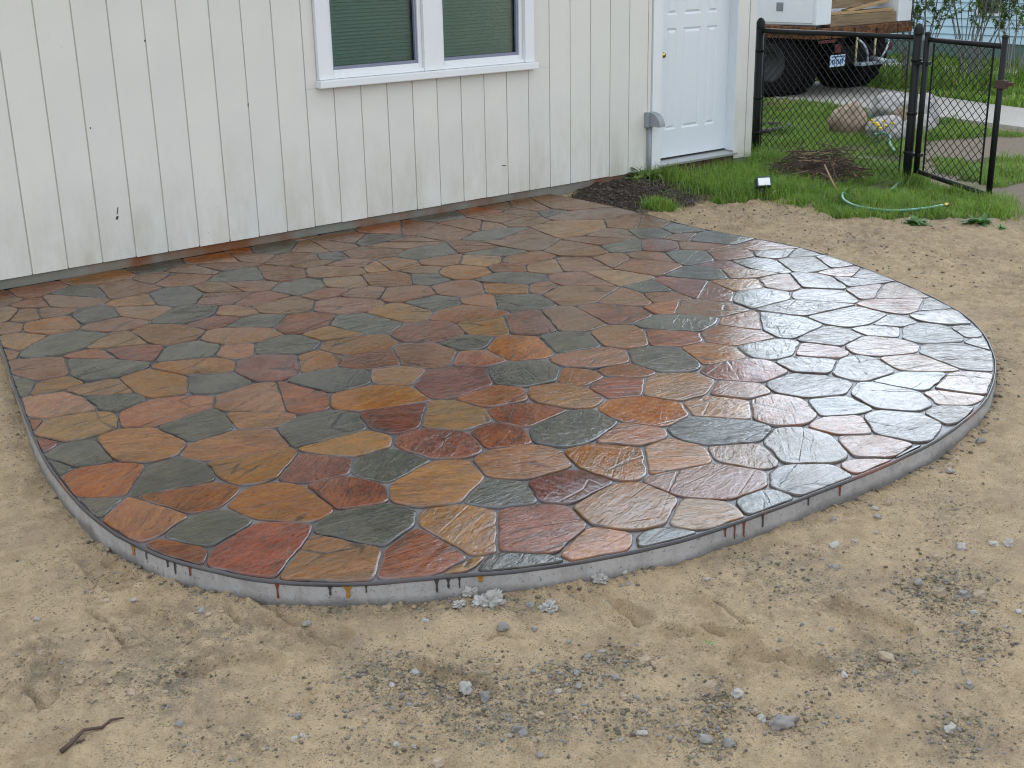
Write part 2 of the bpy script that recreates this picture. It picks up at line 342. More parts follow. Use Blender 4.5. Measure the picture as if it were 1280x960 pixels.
PEB=[[-0.312,-4.418,0.0761],[-0.35,-4.416,0.0478],[-0.397,-4.373,0.0399],[-0.336,-4.347,0.0404],[-0.232,-4.494,0.032],[-0.212,-4.555,0.0476],[-0.319,-4.613,0.0231],[-0.382,-4.552,0.0386],[-0.512,-4.686,0.0251],[-0.68,-4.551,0.0406],[-0.703,-4.53,0.0185],[-0.772,-4.579,0.0217],[-0.769,-4.554,0.0131],[-0.688,-4.652,0.0181],[-0.63,-4.703,0.0397],[-0.612,-4.758,0.0429],[-0.497,-4.874,0.0199],[-0.476,-4.883,0.0214],[-0.293,-4.724,0.0212],[-0.328,-4.939,0.0254],[-0.212,-4.928,0.0445],[-0.202,-4.951,0.0222],[-0.373,-5.013,0.0319],[-0.345,-5.024,0.0213],[-0.308,-4.815,0.0298],[-0.266,-4.824,0.0224],[-0.384,-4.854,0.0219],[-0.421,-4.899,0.0251],[-0.58,-4.932,0.0278],[-0.654,-4.931,0.0315],[-0.663,-4.965,0.0313],[-0.686,-4.944,0.017],[-0.718,-4.868,0.0172],[-0.684,-5.051,0.0279],[-0.874,-4.91,0.0365],[-0.52,-4.996,0.0242],[-0.446,-5.146,0.0314],[-0.503,-5.134,0.0169],[-0.909,-4.662,0.0195],[-0.796,-4.688,0.0212],[-0.907,-4.788,0.0204],[-0.876,-4.816,0.0203],[-0.792,-5.016,0.0197],[0.009,-4.533,0.0454],[0.093,-4.552,0.0292],[0.063,-4.599,0.0231],[-0.04,-4.612,0.0242],[-0.542,-4.232,0.0402],[-0.516,-4.376,0.0274],[-0.162,-5.112,0.0479],[-0.152,-5.189,0.0431],[-0.17,-5.261,0.0269],[-0.188,-5.297,0.0322],[-0.164,-5.34,0.0664],[-0.343,-5.193,0.0276],[-0.354,-5.264,0.0449],[-0.326,-5.311,0.0373],[0.124,-5.31,0.0314],[0.276,-5.337,0.043],[0.261,-5.368,0.0152],[0.285,-5.153,0.0197],[0.271,-5.422,0.019],[0.203,-5.607,0.0256],[0.122,-5.616,0.0401],[0.728,-5.283,0.0467],[0.759,-5.317,0.0468],[0.652,-5.363,0.0249],[0.71,-5.277,0.0254],[0.648,-5.46,0.0164],[0.33,-5.538,0.0349],[0.589,-4.939,0.0387],[0.243,-4.744,0.0208],[0.684,-5.164,0.0298],[0.672,-5.243,0.0422],[0.756,-5.436,0.0252],[-0.083,-5.14,0.0183],[0.708,-4.851,0.0364],[0.776,-4.877,0.0286],[0.615,-4.841,0.0239],[0.995,-5.112,0.0431],[1.079,-5.176,0.0385],[1.121,-5.203,0.0463],[0.584,-4.938,0.0313],[0.891,-4.88,0.0208],[1.105,-4.782,0.0351],[1.038,-4.775,0.026],[0.874,-4.73,0.0254],[0.991,-4.817,0.0342],[0.992,-5.009,0.0167],[1.641,-4.706,0.0349],[1.561,-4.729,0.0439],[1.51,-4.761,0.0434],[1.838,-4.685,0.0462],[1.933,-4.649,0.0307],[0.874,-5.105,0.0324],[-0.963,-3.904,0.0313],[-0.961,-3.94,0.0222],[-0.923,-3.949,0.0163],[-0.765,-4.149,0.0333],[-0.783,-4.132,0.0181],[-1.288,-4.163,0.0314],[-1.307,-4.076,0.0209],[-1.033,-4.516,0.0161],[-1.022,-4.533,0.0225],[-1.075,-4.604,0.0239],[-1.054,-4.609,0.0189],[-0.977,-4.339,0.0203],[-1.144,-3.666,0.0217],[-1.083,-3.718,0.0215],[-1.324,-3.601,0.0271],[-1.257,-4.374,0.03],[-1.363,-4.018,0.0253],[-1.226,-4.218,0.0203],[-0.946,-3.512,0.0244],[-0.889,-3.717,0.0172],[-0.804,-3.846,0.0276],[-0.796,-3.885,0.0244]]
CLUS=[[-0.67,-4.68,0.2,-0.18,-0.1,-0.13,900],[-0.76,-4.49,0.09,-0.08,-0.06,-0.09,300],[-0.43,-4.84,0.09,-0.08,-0.07,-0.08,350],[-0.27,-4.88,0.08,-0.07,-0.05,-0.05,250],[-0.41,-5.1,0.09,-0.08,-0.07,-0.07,250],[0.71,-5.24,0.12,-0.11,-0.18,-0.11,700],[0.53,-5.44,0.08,-0.07,-0.14,-0.08,350],[0.24,-5.34,0.15,-0.14,-0.13,-0.09,400],[-0.21,-5.18,0.06,-0.05,-0.1,-0.09,300],[-0.36,-5.27,0.06,-0.05,-0.06,-0.05,250],[-0.12,-5.36,0.09,-0.08,-0.08,-0.06,200],[0.11,-5.65,0.08,-0.07,-0.11,-0.07,250],[-1.21,-4.15,0.17,-0.15,-0.08,-0.17,500],[-1.4,-3.88,0.1,-0.09,-0.08,-0.22,250],[-1.18,-4.54,0.14,-0.13,-0.05,-0.08,300],[-1.01,-4.0,0.25,-0.22,-0.08,-0.15,300],[-1.13,-3.44,0.11,-0.1,-0.08,-0.19,150],[-0.64,-4.89,0.23,-0.21,-0.08,-0.1,500],[-0.94,-4.76,0.14,-0.13,-0.04,-0.06,250],[0.4,-4.96,0.2,-0.18,-0.15,-0.11,250],[1.19,-4.94,0.12,-0.1,-0.26,-0.16,180],[2.8,-4.22,0.08,-0.07,-0.57,-0.33,120],[1.62,-4.57,0.09,-0.08,-0.13,-0.09,120],[0.49,-4.77,0.18,-0.16,-0.08,-0.07,150],[-0.49,-4.29,0.34,-0.31,-0.04,-0.06,250],[-0.86,-3.63,0.18,-0.17,-0.03,-0.06,120],[-0.77,-1.88,0.04,-0.03,-0.16,-0.45,120],[4.52,-2.41,0.42,-0.42,-0.38,-0.26,150],[4.49,-1.47,0.31,-0.31,-0.25,-0.2,120]]
STICK=[[-1.52,-4.29],[-1.49,-4.28],[-1.45,-4.26],[-1.41,-4.27],[-1.38,-4.25],[-1.35,-4.26]]
STICK2=[[-1.48,-4.28],[-1.46,-4.29]]
HOSE1=[[5.63,-2.18],[5.37,-2.16],[5.12,-2.07],[5.08,-1.87],[5.24,-1.62],[5.49,-1.43],[5.6,-1.44],[5.62,-1.56],[6.0,-1.47],[6.38,-1.36],[6.61,-1.27],[6.94,-1.05],[7.16,-0.86]]
HOSE2=[[7.36,-0.62],[7.73,-0.32],[8.07,-0.09],[8.21,0.07],[8.05,0.09]]
SCAR=[[[-1.14,-3.54],[-1.1,-3.52],[-1.03,-3.54],[-0.97,-3.57]],[[-1.2,-3.66],[-1.2,-3.71],[-1.19,-3.81],[-1.2,-3.89],[-1.21,-3.94]],[[-1.21,-3.94],[-1.18,-3.95],[-1.14,-3.98]],[[-1.45,-3.82],[-1.38,-3.76],[-1.33,-3.75]],[[-1.15,-4.14],[-1.1,-4.12],[-1.06,-4.12]],[[-0.81,-3.94],[-0.79,-4.05],[-0.78,-4.19],[-0.76,-4.31]],[[-0.89,-3.93],[-0.91,-3.99],[-0.91,-4.05]],[[-1.48,-3.91],[-1.48,-3.99],[-1.48,-4.06]],[[-0.01,-4.9],[0.04,-4.91],[0.06,-4.95]],[[0.04,-5.11],[0.08,-5.14],[0.08,-5.17]],[[0.17,-4.75],[0.16,-4.84],[0.14,-4.97]],[[-0.96,-3.33],[-1.03,-3.39],[-1.14,-3.38]],[[-0.44,-4.56],[-0.41,-4.57],[-0.37,-4.62]],[[-0.04,-4.53],[-0.03,-4.61],[-0.06,-4.73],[-0.07,-4.77]],[[-0.91,-3.54],[-0.92,-3.74],[-0.88,-3.67]],[[-0.79,-4.26],[-0.77,-4.34]]]
FOOT=[[[-0.84,-4.04],[-0.75,-4.29],26],[[-1.12,-3.72],[-1.07,-4.01],20],[[-1.13,-4.17],[-0.96,-4.26],20],[[-0.04,-4.93],[0.02,-4.98],16],[[0.03,-5.14],[0.06,-5.19],12],[[-1.4,-3.88],[-1.5,-4.04],18],[[-0.08,-4.53],[-0.08,-4.78],22],[[-0.69,-4.56],[-0.63,-4.76],26],[[0.41,-5.09],[0.41,-5.27],20],[[-1.07,-3.28],[-1.05,-3.59],22]]
DRIP=[[-0.993,-3.481,10,"o"],[-0.967,-3.578,7,"g"],[-0.929,-3.662,6,"k"],[-0.924,-3.688,12,"k"],[-0.901,-3.751,9,"r"],[-0.759,-3.986,16,"r"],[-0.653,-4.122,9,"k"],[-0.63,-4.142,12,"o"],[-0.57,-4.19,7,"k"],[-0.396,-4.295,14,"k"],[-0.383,-4.3,10,"k"],[-0.374,-4.308,9,"k"],[-0.366,-4.315,11,"k"],[-0.354,-4.319,8,"k"],[-0.315,-4.348,5,"o"],[0.438,-4.623,9,"r"],[0.505,-4.63,16,"r"],[0.545,-4.635,17,"r"],[0.467,-4.627,6,"r"],[0.637,-4.646,14,"k"],[0.984,-4.681,12,"r"],[0.825,-4.659,8,"k"]]
OUT=[[-0.548,-1.057],[-0.676,-1.553],[-0.8,-2.056],[-0.899,-2.479],[-0.963,-2.872],[-0.991,-3.182],[-0.985,-3.418],[-0.95,-3.627],[-0.888,-3.795],[-0.808,-3.954],[-0.686,-4.104],[-0.562,-4.204],[-0.385,-4.311],[-0.229,-4.412],[-0.054,-4.495],[0.115,-4.557],[0.306,-4.607],[0.532,-4.636],[0.788,-4.655],[1.026,-4.67],[1.293,-4.677],[1.56,-4.666],[1.85,-4.619],[2.108,-4.552],[2.413,-4.414],[2.657,-4.264],[2.93,-4.047],[3.149,-3.799],[3.358,-3.444],[3.516,-3.093],[3.644,-2.738],[3.733,-2.387],[3.74,-2.014],[3.73,-1.56],[3.794,-1.142],[3.842,-0.79],[3.859,-0.466],[3.86,-0.106],[3.86,0.0],[-0.3,0.0]]

# ---------------------------------------------------------------- helpers
COL = scene.collection
def tag(o, label=None, cat=None, group=None, kind=None):
    if label: o['label'] = label
    if cat: o['category'] = cat
    if group: o['group'] = group
    if kind: o['kind'] = kind
    return o
def empty(name, loc, label=None, cat=None, group=None, rz=0.0, kind=None):
    o = bpy.data.objects.new(name, None); COL.objects.link(o); o.location = loc; o.rotation_euler = (0, 0, rz)
    o.empty_display_size = .1
    return tag(o, label, cat, group, kind)
def link(name, me, mat=None, parent=None, loc=(0, 0, 0)):
    if mat is not None and len(me.materials) == 0: me.materials.append(mat)
    o = bpy.data.objects.new(name, me); COL.objects.link(o)
    o.location = loc
    if parent is not None: o.parent = parent
    return o
def mesh(name, verts, faces, smooth=False):
    me = bpy.data.meshes.new(name); me.from_pydata([tuple(map(float, v)) for v in verts], [], faces); me.update()
    if smooth: me.polygons.foreach_set('use_smooth', [True]*len(me.polygons))
    return me
class MB:
    """collects simple shapes of ONE part into a mesh"""
    def __init__(s): s.v = []; s.f = []; s.bm = None
    def add(s, v, f):
        n = len(s.v); s.v += [tuple(map(float, q)) for q in v]; s.f += [tuple(i+n for i in q) for q in f]; return s
    def box(s, x0, x1, y0, y1, z0, z1, rot=None, piv=None):
        v = [Vector((x, y, z)) for z in (z0, z1) for (x, y) in ((x0, y0), (x1, y0), (x1, y1), (x0, y1))]
        if rot is not None:
            c = Vector(piv) if piv is not None else Vector(((x0+x1)/2, (y0+y1)/2, (z0+z1)/2)); v = [rot @ (q-c) + c for q in v]
        return s.add(v, [(3, 2, 1, 0), (4, 5, 6, 7), (0, 1, 5, 4), (1, 2, 6, 5), (2, 3, 7, 6), (3, 0, 4, 7)])
    def tube(s, pts, r, n=8, cap=True):
        pts = [Vector(q) for q in pts]; m = len(pts); rs = r if isinstance(r, (list, tuple)) else [r]*m
        v = []; f = []; ref = None
        for i, q in enumerate(pts):
            t = (pts[min(i+1, m-1)] - pts[max(i-1, 0)])
            t = t.normalized() if t.length > 1e-9 else Vector((0, 0, 1))
            if ref is None: ref = t.orthogonal().normalized()
            ref = (ref - t*ref.dot(t)); ref = ref.normalized() if ref.length > 1e-6 else t.orthogonal().normalized()
            b = t.cross(ref)
            for k in range(n):
                a = 2*math.pi*k/n; v.append(q + (ref*math.cos(a) + b*math.sin(a))*rs[i])
        for i in range(m-1):
            for k in range(n):
                f.append((i*n+k, i*n+(k+1) % n, (i+1)*n+(k+1) % n, (i+1)*n+k))
        if cap: f.append(tuple(range(n-1, -1, -1))); f.append(tuple((m-1)*n+k for k in range(n)))
        return s.add(v, f)
    def lathe(s, prof, n=24, axis='Z', c=(0, 0, 0)):
        v = []; f = []; c = Vector(c); m = len(prof)
        for (r, h) in prof:
            for k in range(n):
                a = 2*math.pi*k/n; p = (r*math.cos(a), r*math.sin(a), h)
                if axis == 'X': p = (p[2], p[0], p[1])
                if axis == 'Y': p = (p[0], p[2], p[1])
                v.append(c + Vector(p))
        for i in range(m-1):
            for k in range(n): f.append((i*n+k, i*n+(k+1) % n, (i+1)*n+(k+1) % n, (i+1)*n+k))
        return s.add(v, f)
    def build(s, name, mat, parent=None, smooth=False, bevel=0.0, loc=(0, 0, 0)):
        me = mesh(name, s.v, s.f, smooth)
        if bevel > 0:
            b = bmesh.new(); b.from_mesh(me)
            bmesh.ops.bevel(b, geom=[e for e in b.edges], offset=bevel, segments=2, affect='EDGES', profile=.6)
            b.to_mesh(me); b.free()
        b = bmesh.new(); b.from_mesh(me); bmesh.ops.recalc_face_normals(b, faces=b.faces); b.to_mesh(me); b.free()
        return link(name, me, mat, parent, loc)
def box(name, mat, parent, x0, x1, y0, y1, z0, z1, bevel=0.0, rot=None):
    return MB().box(x0, x1, y0, y1, z0, z1, rot).build(name, mat, parent, bevel=bevel)

# value noise on arrays
_perm = rng.permutation(4096); _val = rng.random(4096)
def vnoise(x, y):
    xi = np.floor(x).astype(int); yi = np.floor(y).astype(int); u = x-xi; v = y-yi
    u = u*u*(3-2*u); v = v*v*(3-2*v)
    def h(a, b): return _val[(_perm[(a & 4095)] + b*57) & 4095]
    return (h(xi, yi)*(1-u)+h(xi+1, yi)*u)*(1-v) + (h(xi, yi+1)*(1-u)+h(xi+1, yi+1)*u)*v - .5
def fbm(x, y, o=4, g=.5):
    s = 0; a = 1; 
    for k in range(o): s = s + a*vnoise(x*2**k + 17.3*k, y*2**k + 5.1*k); a *= g
    return s
def in_poly(x, y, P):
    r = np.zeros(np.shape(x), bool); n = len(P)
    for i in range(n):
        (x1, y1), (x2, y2) = P[i], P[(i+1) % n]
        c = ((y1 > y) != (y2 > y)) & (x < (x2-x1)*(y-y1)/(y2-y1+1e-12)+x1); r ^= c
    return r
def seg_dist(x, y, a, b):
    ax, ay = a; bx, by = b; dx, dy = bx-ax, by-ay; L = dx*dx+dy*dy+1e-12
    t = np.clip(((x-ax)*dx+(y-ay)*dy)/L, 0, 1); return np.hypot(x-ax-t*dx, y-ay-t*dy), ((x-ax)*dy-(y-ay)*dx)/math.sqrt(L), t

# ---------------------------------------------------------------- node materials
class NT:
    def __init__(s, name):
        s.m = bpy.data.materials.new(name); s.m.use_nodes = True; s.t = s.m.node_tree; s.n = s.t.nodes; s.b = s.n['Principled BSDF']
        s.pos = s.n.new('ShaderNodeNewGeometry').outputs['Position']
    def set(s, **k):
        for a, v in k.items():
            i = s.b.inputs[a.replace('_', ' ')]
            if hasattr(v, 'is_output') or isinstance(v, bpy.types.NodeSocket): s.t.links.new(v, i)
            else: i.default_value = (*v, 1) if isinstance(v, (tuple, list)) and len(v) == 3 and i.type == 'RGBA' else v
        return s
    def put(s, sock, v):
        if isinstance(v, bpy.types.NodeSocket): s.t.links.new(v, sock)
        else: sock.default_value = (*v, 1) if isinstance(v, (tuple, list)) and sock.type == 'RGBA' and len(v) == 3 else v
    def mapv(s, vec, scale=(1, 1, 1), rot=(0, 0, 0)):
        n = s.n.new('ShaderNodeMapping'); s.put(n.inputs['Vector'], vec); n.inputs['Scale'].default_value = scale
        if isinstance(rot, bpy.types.NodeSocket): s.put(n.inputs['Rotation'], rot)
        else: n.inputs['Rotation'].default_value = rot
        return n.outputs[0]
    def noise(s, scale, detail=4, rough=.55, vec=None, dist=0.0, out='Fac'):
        n = s.n.new('ShaderNodeTexNoise'); s.put(n.inputs['Vector'], s.pos if vec is None else vec)
        n.inputs['Scale'].default_value = scale; n.inputs['Detail'].default_value = detail; n.inputs['Roughness'].default_value = rough; n.inputs['Distortion'].default_value = dist
        return n.outputs[out]
    def voro(s, scale, vec=None, feature='F1', out='Distance', rand=1.0):
        n = s.n.new('ShaderNodeTexVoronoi'); n.feature = feature; s.put(n.inputs['Vector'], s.pos if vec is None else vec); n.inputs['Scale'].default_value = scale
        n.inputs['Randomness'].default_value = rand
        return n.outputs[out]
    def ramp(s, fac, *stops):
        n = s.n.new('ShaderNodeValToRGB'); s.put(n.inputs[0], fac); e = n.color_ramp.elements
        while len(e) < len(stops): e.new(.5)
        for q, (p, c) in zip(e, stops):
            q.position = p; q.color = (*c, 1) if isinstance(c, tuple) else (c, c, c, 1)
        return n.outputs[0]
    def mix(s, fac, a, b, mode='MIX'):
        n = s.n.new('ShaderNodeMix'); n.data_type = 'RGBA'; n.blend_type = mode
        s.put(n.inputs[0], fac); s.put(n.inputs[6], a); s.put(n.inputs[7], b); return n.outputs[2]
    def math(s, op, a, b=0.0, c=0.0, clamp=False):
        n = s.n.new('ShaderNodeMath'); n.operation = op; n.use_clamp = clamp
        s.put(n.inputs[0], a); s.put(n.inputs[1], b); s.put(n.inputs[2], c); return n.outputs[0]
    def sep(s, v):
        n = s.n.new('ShaderNodeSeparateXYZ'); s.put(n.inputs[0], v); return n.outputs
    def comb(s, x=0.0, y=0.0, z=0.0):
        n = s.n.new('ShaderNodeCombineXYZ'); s.put(n.inputs[0], x); s.put(n.inputs[1], y); s.put(n.inputs[2], z); return n.outputs[0]
    def rand(s): return s.n.new('ShaderNodeObjectInfo').outputs['Random']
    def attr(s, name, out='Color'):
        n = s.n.new('ShaderNodeAttribute'); n.attribute_name = name; return n.outputs[out]
    def bump(s, h, strength=.5, dist=.01, normal=None):
        n = s.n.new('ShaderNodeBump'); s.put(n.inputs['Height'], h); n.inputs['Strength'].default_value = strength; n.inputs['Distance'].default_value = dist
        if normal is not None: s.put(n.inputs['Normal'], normal)
        s.put(s.b.inputs['Normal'], n.outputs[0]); return n.outputs[0]
def plain(name, col, rough=.6, metal=0.0, var=.12, scale=12.0, bump=0.0, spec=.5):
    m = NT(name); f = m.noise(scale, 5)
    c = m.mix(f, tuple(q*(1-var) for q in col), tuple(min(1, q*(1+var)) for q in col))
    m.set(Base_Color=c, Roughness=rough, Metallic=metal); m.b.inputs['Specular IOR Level'].default_value = spec
    if bump: m.bump(m.noise(scale*6, 4), bump, .004)
    return m.m

# ---------------------------------------------------------------- ground: one sheet, finer where it is near
def smooth_closed(P, per=10):
    P = [Vector((x, y)) for x, y in P]; out = []
    for i in range(1, len(P)-2):
        p0, p1, p2, p3 = P[i-1], P[i], P[i+1], P[i+2]
        for k in range(per):
            t = k/per
            out.append(.5*((2*p1)+(p2-p0)*t+(2*p0-5*p1+4*p2-p3)*t*t+(3*p1-p0-3*p2+p3)*t*t*t))
    return out
# slab outline: curve from the wall on the left round to the wall on the right
OUTL = [(-.2, .6)] + [(-.3, 0.0)] + OUT[:38] + [(3.86, -.005), (3.86, .5)]
CURVE = smooth_closed(OUTL, 6) + [Vector((3.86, -.005))]
CURVE = [q for q in CURVE if q.y <= 0.0]
CV = np.array([(q.x, q.y) for q in CURVE])
SLAB_TOP = .08
def slab_dist(x, y):
    d = np.full(np.shape(x), 9.0)
    for i in range(0, len(CV)-1, 2):
        a = CV[i]; b = CV[min(i+2, len(CV)-1)]
        d = np.minimum(d, seg_dist(x, y, a, b)[0])
    return d
def in_slab(x, y): return in_poly(x, y, [tuple(q) for q in CV])

def base_height(x, y):
    """large forms only: mound by the house, sand banked at the left edge, gentle waves"""
    z = .022*fbm(x*.7, y*.7, 3)
    z = z + .085*np.exp(-((x-4.45)/.55)**2-((y+.12)/.38)**2) + .035*np.exp(-((x-5.2)/.6)**2-((y+.1)/.4)**2)
    z = z + .05*np.exp(-((x+.95)/.35)**2-((y+1.5)/.75)**2)
    z = z + .02*np.exp(-((x-4.6)/.8)**2-((y+1.8)/.9)**2)
    return z
def ground_height(x, y, fine=True):
    z = base_height(x, y)
    if fine:
        near = np.exp(-np.maximum(0, np.hypot(x-.8, y+3.6)-5.5)/2)*(1+.8*np.clip((x-3.2)/1.2, 0, 1))
        lump = fbm(x*7, y*7, 4, .6)
        z = z + near*(.013*lump + .013*np.maximum(0, fbm(x*21+3, y*21, 3, .6)-.08) - .016*np.maximum(0, fbm(x*15+9, y*15, 3, .6)-.22) + .006*fbm(x*48, y*48, 3, .7))
        # soil is cloddy
        soil = soil_mask(x, y); z = z + soil*.03*np.maximum(0, fbm(x*16, y*16, 3, .6))
        for a, b, w in FOOT:
            dx, dy = b[0]-a[0], b[1]-a[1]; cx, cy = (a[0]+b[0])/2, (a[1]+b[1])/2; L = math.hypot(dx, dy)
            ux, uy = dx/L, dy/L; lx = (x-cx)*ux+(y-cy)*uy; ly = -(x-cx)*uy+(y-cy)*ux
            hw = .05+.012*np.sin(lx/L*4); r = np.sqrt((lx/(max(L, .24)*.56))**4+(ly/hw)**4)**.5
            z = z - .018/(1+np.exp((r-1)*18)) + .008*np.exp(-((r-1.15)/.13)**2)
        for line in SCAR:
            for a, b in zip(line[:-1], line[1:]):
                m = (abs(x-(a[0]+b[0])/2) < .4) & (abs(y-(a[1]+b[1])/2) < .4)
                if not m.any(): continue
                d, sgn, t = seg_dist(x[m], y[m], a, b)
                z[m] = z[m] - .014*np.exp(-(d/.009)**2) + .007*np.exp(-((d-.020)/.010)**2)*(sgn > 0)
    d = slab_dist(x, y); ins = in_slab(x, y)
    z = np.where(ins, np.minimum(z, .03), z)
    z = z + np.where(ins, 0, .006*np.exp(-(d/.05)**2)*(fbm(x*12, y*12, 2)+.35))
    lim = SLAB_TOP-.035 + .02*((x < -.3) & (y > -2.5))
    z = np.where((~ins) & (d < .12), np.minimum(z, lim+.05*(d/.12)), z)
    return z
def soil_mask(x, y):
    e = ((x-4.42)/.78)**2+((y+.38)/.46)**2 + .5*fbm(x*5, y*5, 3)
    return np.clip((1.05-e)*3, 0, 1)*(x > 3.8)
def lawn_mask(x, y):
    n = .16*fbm(x*2.5, y*2.5, 3)
    a = in_poly(x+n, y+n*.7, LAWN1) | in_poly(x+n*.6, y+n, LAWN2)
    strip = (x > 4.55) & (x < 6.6) & (y < .02) & (y > -.26-.16*(x-4.6)+n)
    far = (x > path_far(y)) & (x < 40) & (y > -6) & (y < 40)
    mid = (x > 6.6) & (x < path_near(y)) & (y > .3)
    tuft = np.hypot(x-4.27, (y+.72)*1.2) < .13
    return (a | strip | far | mid | tuft).astype(float)
def path_near(y): return 9.93+.19*y
def path_far(y): return 11.2+.19*y + .25*np.clip(y, 0, 3)*.6
def dirt_mask(x, y):   # greyer trodden earth by the gate
    return np.clip(np.maximum(1.6-np.hypot((x-6.9)/1.1, (y+2.3)/.9), 1.8-np.hypot((x-8.6)/1.9, (y+1.6)/1.6)), 0, 1)

def axis(dense0, dense1, step, lo, hi):
    a = list(np.arange(dense0, dense1, step)); g = step; q = dense1
    while q < hi: a.append(q); g = min(g*1.12, 25); q += g
    g = step; q = dense0; b = []
    while q > lo: g = min(g*1.12, 25); q -= g; b.append(q)
    return np.array(b[::-1]+a+[hi])
def two(a0, a1, b0, b1, fine, coarse, lo, hi):      # finest band b0..b1 inside a0..a1
    q = axis(a0, a1, coarse, lo, hi); q = q[(q < b0-coarse*.4) | (q > b1+coarse*.4)]
    return np.sort(np.concatenate([q, np.arange(b0, b1, fine)]))
gx = two(-2.3, 5.4, -1.75, .75, .0075, .015, -300, 500); gy = two(-6.1, -.1, -5.95, -3.55, .0075, .015, -300, 500)
GX, GY = np.meshgrid(gx, gy)
GZ = ground_height(GX, GY)
nx, ny = len(gx), len(gy)
me = bpy.data.meshes.new('ground'); nv = nx*ny; nf = (nx-1)*(ny-1)
me.vertices.add(nv); me.vertices.foreach_set('co', np.stack([GX, GY, GZ], 2).astype(np.float32).ravel())
ii = (np.arange(ny-1)[:, None]*nx+np.arange(nx-1)[None]).ravel()
lo_ = np.stack([ii, ii+1, ii+nx+1, ii+nx], 1).astype(np.int32)
me.loops.add(nf*4); me.loops.foreach_set('vertex_index', lo_.ravel()); me.polygons.add(nf)
me.polygons.foreach_set('loop_start', (np.arange(nf)*4).astype(np.int32)); me.update(calc_edges=True); me.validate()
me.polygons.foreach_set('use_smooth', np.ones(nf, bool))
at = me.color_attributes.new('cover', 'FLOAT_COLOR', 'POINT')     # what the ground is made of: lawn soil, garden soil, trodden earth, crumbs
crumb = np.zeros_like(GX)
for cx, cy, ax, ay, bx, by, n in CLUS:
    det = ax*by-ay*bx; px, py = GX-cx, GY-cy; s = (px*by-py*bx)/det; t = (ax*py-ay*px)/det
    crumb = np.maximum(crumb, np.clip(1.25-np.hypot(s, t), 0, 1)*min(1, n/500+.15))
at.data.foreach_set('color', np.stack([lawn_mask(GX, GY), soil_mask(GX, GY), dirt_mask(GX, GY), crumb], 2).astype(np.float32).ravel())
m = NT('sandy_ground'); at_ = m.n.new('ShaderNodeAttribute'); at_.attribute_name = 'cover'
rgb = m.sep(at_.outputs['Vector']); crumb_s = at_.outputs['Alpha']
big = m.noise(1.6, 4, .6); mid = m.noise(14, 5, .65); fine = m.noise(150, 3, .8)
sand = m.mix(m.ramp(big, (.3, 0), (.7, 1)), (.52, .395, .245), (.44, .345, .226))
sand = m.mix(m.ramp(mid, (.4, 0), (.62, 1)), sand, (.57, .435, .275))
sand = m.mix(m.math('MULTIPLY', m.ramp(m.noise(5.5, 4, .7), (.52, 0), (.66, 1)), .45), sand, (.30, .215, .12))       # damp ochre patches
sand = m.mix(m.ramp(fine, (.33, .8), (.44, 0)), sand, (.17, .13, .082))
# dark organic crumbs lying in the sand, denser where the gravel was dropped
vor = m.math('MINIMUM', m.voro(62, vec=m.mapv(m.pos, (1, 1.5, 1), (0, 0, .6))), m.voro(150)); spk = m.ramp(vor, (.16, 1), (.30, 0))
msk = m.ramp(m.noise(9, 4, .7), (.44, 0), (.58, 1))
spk2 = m.math('MULTIPLY', spk, m.math('MAXIMUM', m.math('MULTIPLY', msk, .75), m.math('MULTIPLY', crumb_s, 1.0)))
sand = m.mix(spk2, sand, (.085, .07, .05))
damp = m.math('MULTIPLY', m.ramp(m.noise(2.4, 5, .7), (.50, 0), (.68, 1)), .42)
sand = m.mix(damp, sand, (.215, .175, .125))
green = m.math('MULTIPLY', crumb_s, m.ramp(m.noise(22, 5, .75), (.42, 0), (.62, .8)))
sand = m.mix(green, sand, (.165, .155, .115))
earth = m.mix(m.noise(8, 5, .7), (.20, .165, .125), (.30, .25, .185))
c = m.mix(rgb[2], sand, earth)
soil = m.mix(m.noise(30, 5, .7), (.030, .022, .017), (.085, .064, .05))
c = m.mix(rgb[1], c, soil)
turf = m.mix(m.noise(7, 4, .75), (.065, .10, .025), (.12, .115, .045))
turf = m.mix(m.ramp(m.noise(1.3, 4, .6), (.5, 0), (.72, .8)), turf, (.17, .14, .09))
c = m.mix(m.ramp(rgb[0], (.3, 0), (.7, 1)), c, turf)
m.set(Base_Color=c, Roughness=.92); m.b.inputs['Specular IOR Level'].default_value = .25
hgt = m.math('ADD', m.math('MULTIPLY', m.noise(48, 5, .75), 1.0), m.math('MULTIPLY', m.noise(210, 2, .7), .45))
m.bump(hgt, 1.0, .022)
ground = link('ground', me, m.m); tag(ground, kind='structure')

# concrete path beyond the lawn
ys = np.linspace(-9, 9, 60); v = []; f = []
for y in ys:
    a, b = path_near(y)+.02*math.sin(y*5), path_far(y)
    zc = max(float(base_height(np.array([q]), np.array([y]))[0]) for q in (a, (a+b)/2, b))
    for x, z in ((a, -.12), (a, zc+.02), (b, zc+.02), (b, -.12)): v.append((x, y, z))
for i in range(len(ys)-1):
    for k in range(3): f.append((i*4+k, i*4+k+1, i*4+5+k, i*4+4+k))
m = NT('path_concrete'); c = m.mix(m.noise(1.5, 5, .6), (.33, .32, .29), (.46, .44, .40)); c = m.mix(m.ramp(m.noise(40, 4), (.35, .5), (.55, 0)), c, (.2, .19, .17)); m.set(Base_Color=c, Roughness=.85); m.bump(m.noise(90, 4), .3, .004)
tag(link('path', mesh('path', v, f), m.m), kind='structure')

